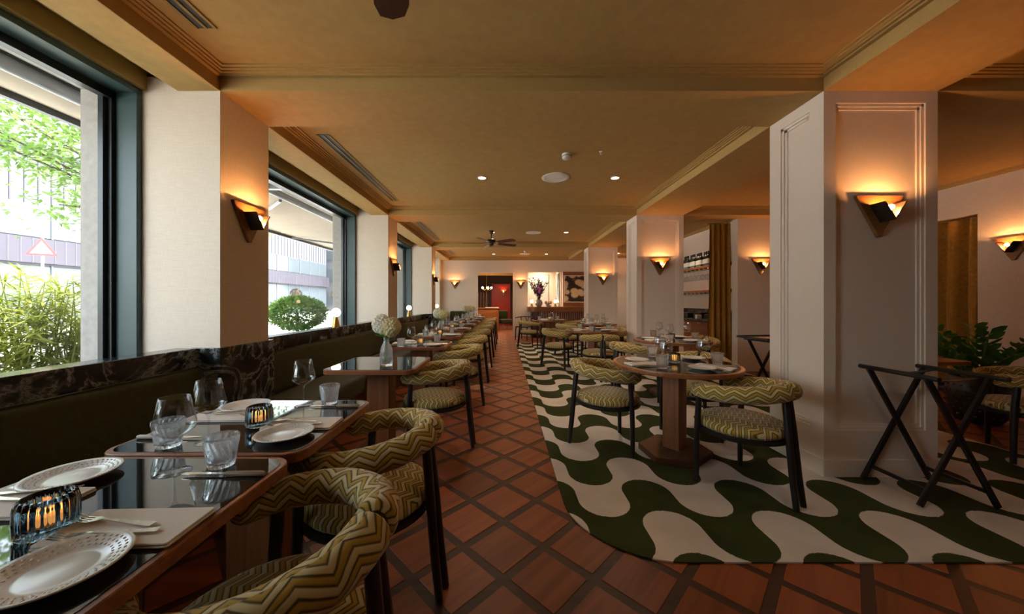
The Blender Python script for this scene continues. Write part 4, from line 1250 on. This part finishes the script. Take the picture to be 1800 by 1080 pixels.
def awning(y0, y1, xr, zr, xb, zb, label):
    t = tag(empty('awning', ((xr+xb)/2, (y0+y1)/2, 0)), label, 'awning', 'beige awnings')
    ox, oy = (xr+xb)/2, (y0+y1)/2
    mb = MB()
    n = 10
    for k in range(n+1):
        u = k/n
        x = xr + (xb-xr)*u - ox; z = zr + (zb-zr)*u - .04*math.sin(PI*u)
        mb.v += [(x, y0-oy, z), (x, y1-oy, z), (x, y0-oy, z+.004), (x, y1-oy, z+.004)]
    for k in range(n):
        b = 4*k
        mb.face((b, b+1, b+5, b+4)); mb.face((b+2, b+6, b+7, b+3)); mb.face((b, b+4, b+6, b+2)); mb.face((b+1, b+3, b+7, b+5))
    new('canvas', mb.mesh('canvas', 'all', weld=False), MT['awning'], t)
    new('roller', MB().tube([(xr-ox, y0-oy, zr), (xr-ox, y1-oy, zr)], .05, 12).mesh('roller', True), MT['grey_metal'], t)
    new('front_bar', MB().box(xb-ox-.03, y0-oy, zb-.06, xb-ox+.03, y1-oy, zb+.02).mesh('front_bar', bevel=.006), MT['dark_metal'], t)
    new('valance', MB().box(xb-ox+.031, y0-oy, zb-.01, xb-ox+.036, y1-oy, zb+.13).mesh('valance'), MT['awning'], t)
    if abs(xb-xr) > 1:
        for yy in (y0+.5, (y0+y1)/2, y1-.5):
            e = ((xr+xb)/2-ox, yy-oy+.55, (zr+zb)/2-.12)
            new('folding_arm', MB().tube([(xr-ox-.05, yy-oy, zr-.06), e], .024, 8).mesh('folding_arm', True), MT['grey_metal'], t)
            new('folding_arm', MB().tube([e, (xb-ox, yy-oy+.05, zb-.03)], .020, 8).mesh('folding_arm', True), MT['grey_metal'], t)
            new('elbow', MB().ball(e, .035, 10, 6).mesh('elbow', 'all'), MT['grey_metal'], t)
    for yy in (y0+.1, y1-.1):
        new('bracket', MB().box(xr-ox-.02, yy-oy-.03, zr-.03, -2.95-ox, yy-oy+.03, zr+.05).mesh('bracket'), MT['grey_metal'], t)
awning(-.7, 4.35, -3.25, 2.80, -3.62, 2.79, 'half retracted beige awning with dark front bar outside the bamboo window')
awning(4.5, 10.6, -3.22, 2.78, -4.75, 2.70, 'extended beige awning with folding arms outside the hedge window')

# office building across the street
b = tag(empty('street_building', (-25, 22, GZ)), 'pale clad office building with mauve band and strip windows across the street', 'building')
new('facade', MB().box(-10, -28, 0, 0, 26, 9.5).mesh('facade'), MT['clad'], b)
new('mauve_band', MB().box(-.05, -28, 3.45, .35, 26.2, 4.75).mesh('mauve_band'), MT['clad_dark'], b)
new('parapet', MB().box(-10, -28, 9.5, .12, 26.1, 9.75).mesh('parapet'), MT['clad_dark'], b)
cl = MB().box(0, 0, 0, .035, .05, 2.7).mesh('cladding_fin')
for k in range(100):
    new('cladding_fin', cl, MT['clad_dark'], b, (0, -27.9 + k*.54, 6.6))
fins = MB()
for k in range(120): fins.box(.35, -27.9 + k*.45, 3.46, .365, -27.87 + k*.45, 4.74)
f_ = new('band_joint', fins.mesh('band_joint'), MT['dark_metal'], b); f_['kind'] = 'stuff'
for row, (z0, z1) in enumerate(((.35, 3.3), (4.85, 6.5))):
    wm = MB().box(.01, .05, z0, .06, 2.02, z1).mesh('window_pane')
    fm = MB().box(.0, -.04, z0-.05, .10, .05, z1+.05).mesh('mullion')
    for k in range(26):
        y = -27.9 + k*2.07
        new('window_pane', wm, MT['bld_glass'], b, (0, y, 0)); new('mullion', fm, MT['mullion'], b, (0, y, 0))
b2 = tag(empty('street_building', (-24, 62, GZ)), 'pale plastered building further along the street', 'building')
new('facade', MB().box(-10, -12, 0, 6, 20, 14).mesh('facade'), MT['clad'], b2)
for r_ in range(4):
    for k in range(5):
        new('window_pane', MB().box(0, -12.06, 0, 1.4, -11.99, 1.9).mesh('window_pane') if (r_, k) == (0, 0) else bpy.data.meshes['window_pane.003'] if 'window_pane.003' in bpy.data.meshes else MB().box(0, -12.06, 0, 1.4, -11.99, 1.9).mesh('window_pane'), MT['bld_glass'], b2, (-8 + k*2.8, 0, 1 + r_*3.2))

# leafy tree: trunk, limbs, leaves
def tree(x, y, zc, rx, ry, rz, nl, trunk_h, label, seed):
    rnd = random.Random(seed)
    t = tag(empty('street_tree', (x, y, GZ)), label, 'tree', 'street trees')
    tr = MB().tube([(0, 0, 0), (.1, .05, trunk_h*.5), (0, .1, trunk_h), (.1, .2, zc+rz*.5)], [.2, .16, .12, .05], 8)
    ends = []
    for k in range(26):
        a = rnd.uniform(0, 2*PI); u = rnd.uniform(.5, 1)
        e = Vector((rx*u*math.cos(a), ry*u*math.sin(a), zc + rz*rnd.uniform(-.85, .7)))
        s = Vector((0, .1, trunk_h*rnd.uniform(.8, 1.2))); m_ = s.lerp(e, .5) + Vector((0, 0, .25))
        tr.tube([s, m_, e], [.05, .028, .010], 5, False); ends += [m_.lerp(e, q) for q in (0, .3, .55, .8, 1)]
    new('trunk', tr.mesh('trunk', True), MT['bark'], t)
    lv_ = MB()
    for k in range(nl):
        c = rnd.choice(ends)
        p = c + Vector((rnd.gauss(0, .42), rnd.gauss(0, .42), rnd.gauss(0, .22)))
        lv_.leaf(p, (rnd.uniform(-1, 1), rnd.uniform(-1, 1), rnd.uniform(-.8, .3)), rnd.uniform(.09, .17), rnd.uniform(.05, .09), (rnd.uniform(-.5, .5), rnd.uniform(-.5, .5), 1))
    l_ = new('foliage', lv_.mesh('foliage'), MT['leaf'], t); l_['kind'] = 'stuff'
tree(-8.0, 8.4, 4.6, 2.6, 3.9, 1.5, 12000, 2.6, 'street tree with fresh green leaves spreading above the bamboo', 3)
tree(-9.5, 0.6, 4.6, 2.4, 2.2, 1.5, 6000, 2.6, 'street tree with fresh green leaves before the bamboo planter', 8)

# bamboo in a trough
def bamboo(x, y, hgt, seed, label):
    rnd = random.Random(seed)
    t = tag(empty('bamboo_planter', (x, y, GZ)), label, 'bamboo', 'bamboo planters')
    new('trough', MB().box(-.25, -.55, 0, .25, .55, .55).mesh('trough', bevel=.02), MT['teal_pot'], t)
    cu, lv_ = MB(), MB()
    for k in range(60):
        b0 = Vector((rnd.uniform(-.2, .2), rnd.uniform(-.5, .5), .5)); L = hgt*rnd.uniform(.65, 1.05)
        tip = b0 + Vector((rnd.uniform(-.3, .3), rnd.uniform(-.3, .3), L-.5))
        md = b0.lerp(tip, .5) + Vector((rnd.uniform(-.05, .05), rnd.uniform(-.05, .05), 0))
        cu.tube([b0, md, tip], [.008, .006, .003], 5, False)
        for q in range(60):
            u = rnd.uniform(.22, 1.03); p = b0.lerp(tip, u)
            a = rnd.uniform(0, 2*PI)
            lv_.leaf(p, (math.cos(a), math.sin(a), rnd.uniform(-.6, .7)), rnd.uniform(.13, .24), rnd.uniform(.014, .024), (rnd.uniform(-.4, .4), rnd.uniform(-.4, .4), 1))
    new('cane', cu.mesh('cane', True), MT['bamboo_leaf'], t)
    l_ = new('foliage', lv_.mesh('foliage'), MT['bamboo_leaf'], t); l_['kind'] = 'stuff'
for k, (x, y, h_, lab) in enumerate(((-4.6, 3.3, 1.66, 'light green bamboo in a dark trough close outside the window'), (-4.7, 1.2, 1.62, 'light green bamboo in a dark trough, second along from the bicycle'), (-4.6, -.9, 1.64, 'light green bamboo in a dark trough, third along from the bicycle'))):
    bamboo(x, y, h_, 20+k, lab)
# clipped hedge ball in planters by the second window
def hedge(x, y, r, zc, seed, label, n=5200):
    rnd = random.Random(seed)
    t = tag(empty('round_hedge', (x, y, GZ)), label, 'hedge', 'hedges in planters')
    new('planter', MB().prism(rrect(.38, .38, .04), 0, .60).mesh('planter', bevel=.015), MT['teal_pot'], t)
    new('stem', MB().tube([(0, 0, .55), (0, 0, zc)], .03, 8).mesh('stem', True), MT['bark'], t)
    lv_ = MB()
    for k in range(n):
        d = Vector((rnd.gauss(0, 1), rnd.gauss(0, 1), rnd.gauss(0, 1))).normalized()
        p = Vector((0, 0, zc)) + Vector((d.x*r*1.2, d.y*r*1.2, d.z*r*.75))*rnd.uniform(.75, 1.05)
        lv_.leaf(p, d + Vector((rnd.uniform(-1, 1), rnd.uniform(-1, 1), rnd.uniform(-.5, 1))), .10, .035, (rnd.uniform(-1, 1), rnd.uniform(-1, 1), 1))
    l_ = new('foliage', lv_.mesh('foliage'), MT['hedge_leaf'], t); l_['kind'] = 'stuff'
hedge(-5.1, 8.45, .50, 1.12, 31, 'bushy green hedge in a teal planter outside the second window')
hedge(-4.5, 10.2, .38, 1.0, 32, 'smaller green hedge beside the bushy one outside the second window')
hedge(-5.2, 12.6, .5, 1.2, 33, 'green hedge in a teal planter outside the third window')

# warning sign
t = tag(empty('road_sign', (-14.6, 10.85, GZ)), 'triangular road sign with red border on a grey post across the street', 'sign')
t.rotation_euler = (0, 0, R(35))
new('post', MB().tube([(0, .04, 0), (0, .04, 3.6)], .035, 10).mesh('post', True), MT['grey_metal'], t)
def tri(s, y0, y1):
    mb = MB(); h_ = s*.866
    q = [(-s/2, -h_/3), (s/2, -h_/3), (0, 2*h_/3)]
    mb.v = [(x, y, 3.05+z) for y in (y0, y1) for x, z in q]
    for f in ((0,1,2), (5,4,3), (0,3,4,1), (1,4,5,2), (2,5,3,0)): mb.face(f)
    return mb
new('red_border', tri(.66, -.012, 0).mesh('red_border'), MT['sign_red'], t)
new('white_field', tri(.46, -.020, -.012).mesh('white_field'), MT['sign_white'], t)
# hanging flower baskets on a lamp post
for x, y, lab in ((-11.5, 18.9, 'dark round flower basket on a street post, the bigger of two'), (-11.5, 23.2, 'dark round flower basket on a street post further along')):
    rnd = random.Random(int(y))
    t = tag(empty('flower_post', (x, y, GZ)), lab, 'flower basket', 'flower posts')
    new('post', MB().tube([(0, 0, 0), (0, 0, 1.75)], .04, 8).mesh('post', True), MT['dark_metal'], t)
    fb = MB(); fb.ball((0, 0, 1.85), .2, 12, 8)
    for k in range(220):
        d = Vector((rnd.gauss(0, 1), rnd.gauss(0, 1), rnd.gauss(0, 1))).normalized()
        fb.leaf(Vector((0, 0, 1.85)) + d*.2, d + Vector((0, 0, -.4)), .14, .06, (0, .3, 1))
    new('flower_ball', fb.mesh('flower_ball'), MT['bark'], t)

# bicycles leaning at the kerb
def bicycle(x, y, rz, label, fm):
    t = tag(empty('bicycle', (x, y, GZ), rz), label, 'bicycle', 'parked bicycles')
    for cx in (-.52, .52):
        ring = [(cx + .335*math.cos(2*PI*k/32), 0, .345 + .335*math.sin(2*PI*k/32)) for k in range(33)]
        w = new('wheel', MB().tube(ring, .016, 6, False).mesh('wheel', True), MT['dark_metal'], t)
        sp_ = MB()
        for k in range(14):
            a = 2*PI*k/14; sp_.tube([(cx, 0, .345), (cx + .32*math.cos(a), 0, .345 + .32*math.sin(a))], .002, 4, False)
        new('spoke', sp_.mesh('spoke'), MT['steel'], w)
    fr_ = MB()
    A, B, C_, D_, E_ = (-.52, 0, .345), (-.10, 0, .30), (-.22, 0, .82), (.40, 0, .85), (.52, 0, .345)
    for p, q in ((A, B), (A, C_), (B, C_), (C_, D_), (B, D_), (D_, E_)): fr_.tube([p, q], .017, 8)
    new('frame', fr_.mesh('frame', True), fm, t)
    new('saddle', MB().box(-.36, -.07, .90, -.10, .07, .95).mesh('saddle', 'all', .02, 3), MT['black'], t)
    new('seat_post', MB().tube([C_, (-.24, 0, .91)], .014, 8).mesh('seat_post', True), MT['steel'], t)
    new('handlebar', MB().tube([(.28, -.28, 1.0), (.40, -.2, 1.03), (.39, 0, 1.0), (.40, .2, 1.03), (.28, .28, 1.0)], .013, 8).mesh('handlebar', True), MT['steel'], t)
    new('stem', MB().tube([D_, (.39, 0, 1.0)], .014, 8).mesh('stem', True), MT['steel'], t)
    new('crank', MB().lathe([(0, -.01), (.09, -.01), (.09, .01), (0, .01)], 20).mesh('crank'), MT['dark_metal'], t, (-.10, -.02, .30), (PI/2, 0, 0))
bicycle(-5.55, 4.55, R(62), 'dark parked bicycle beside the bamboo trough outside', MT['dark_metal'])
bicycle(-6.3, 4.95, R(70), 'parked bicycle with a pale grey frame behind the dark one', MT['grey_metal'])
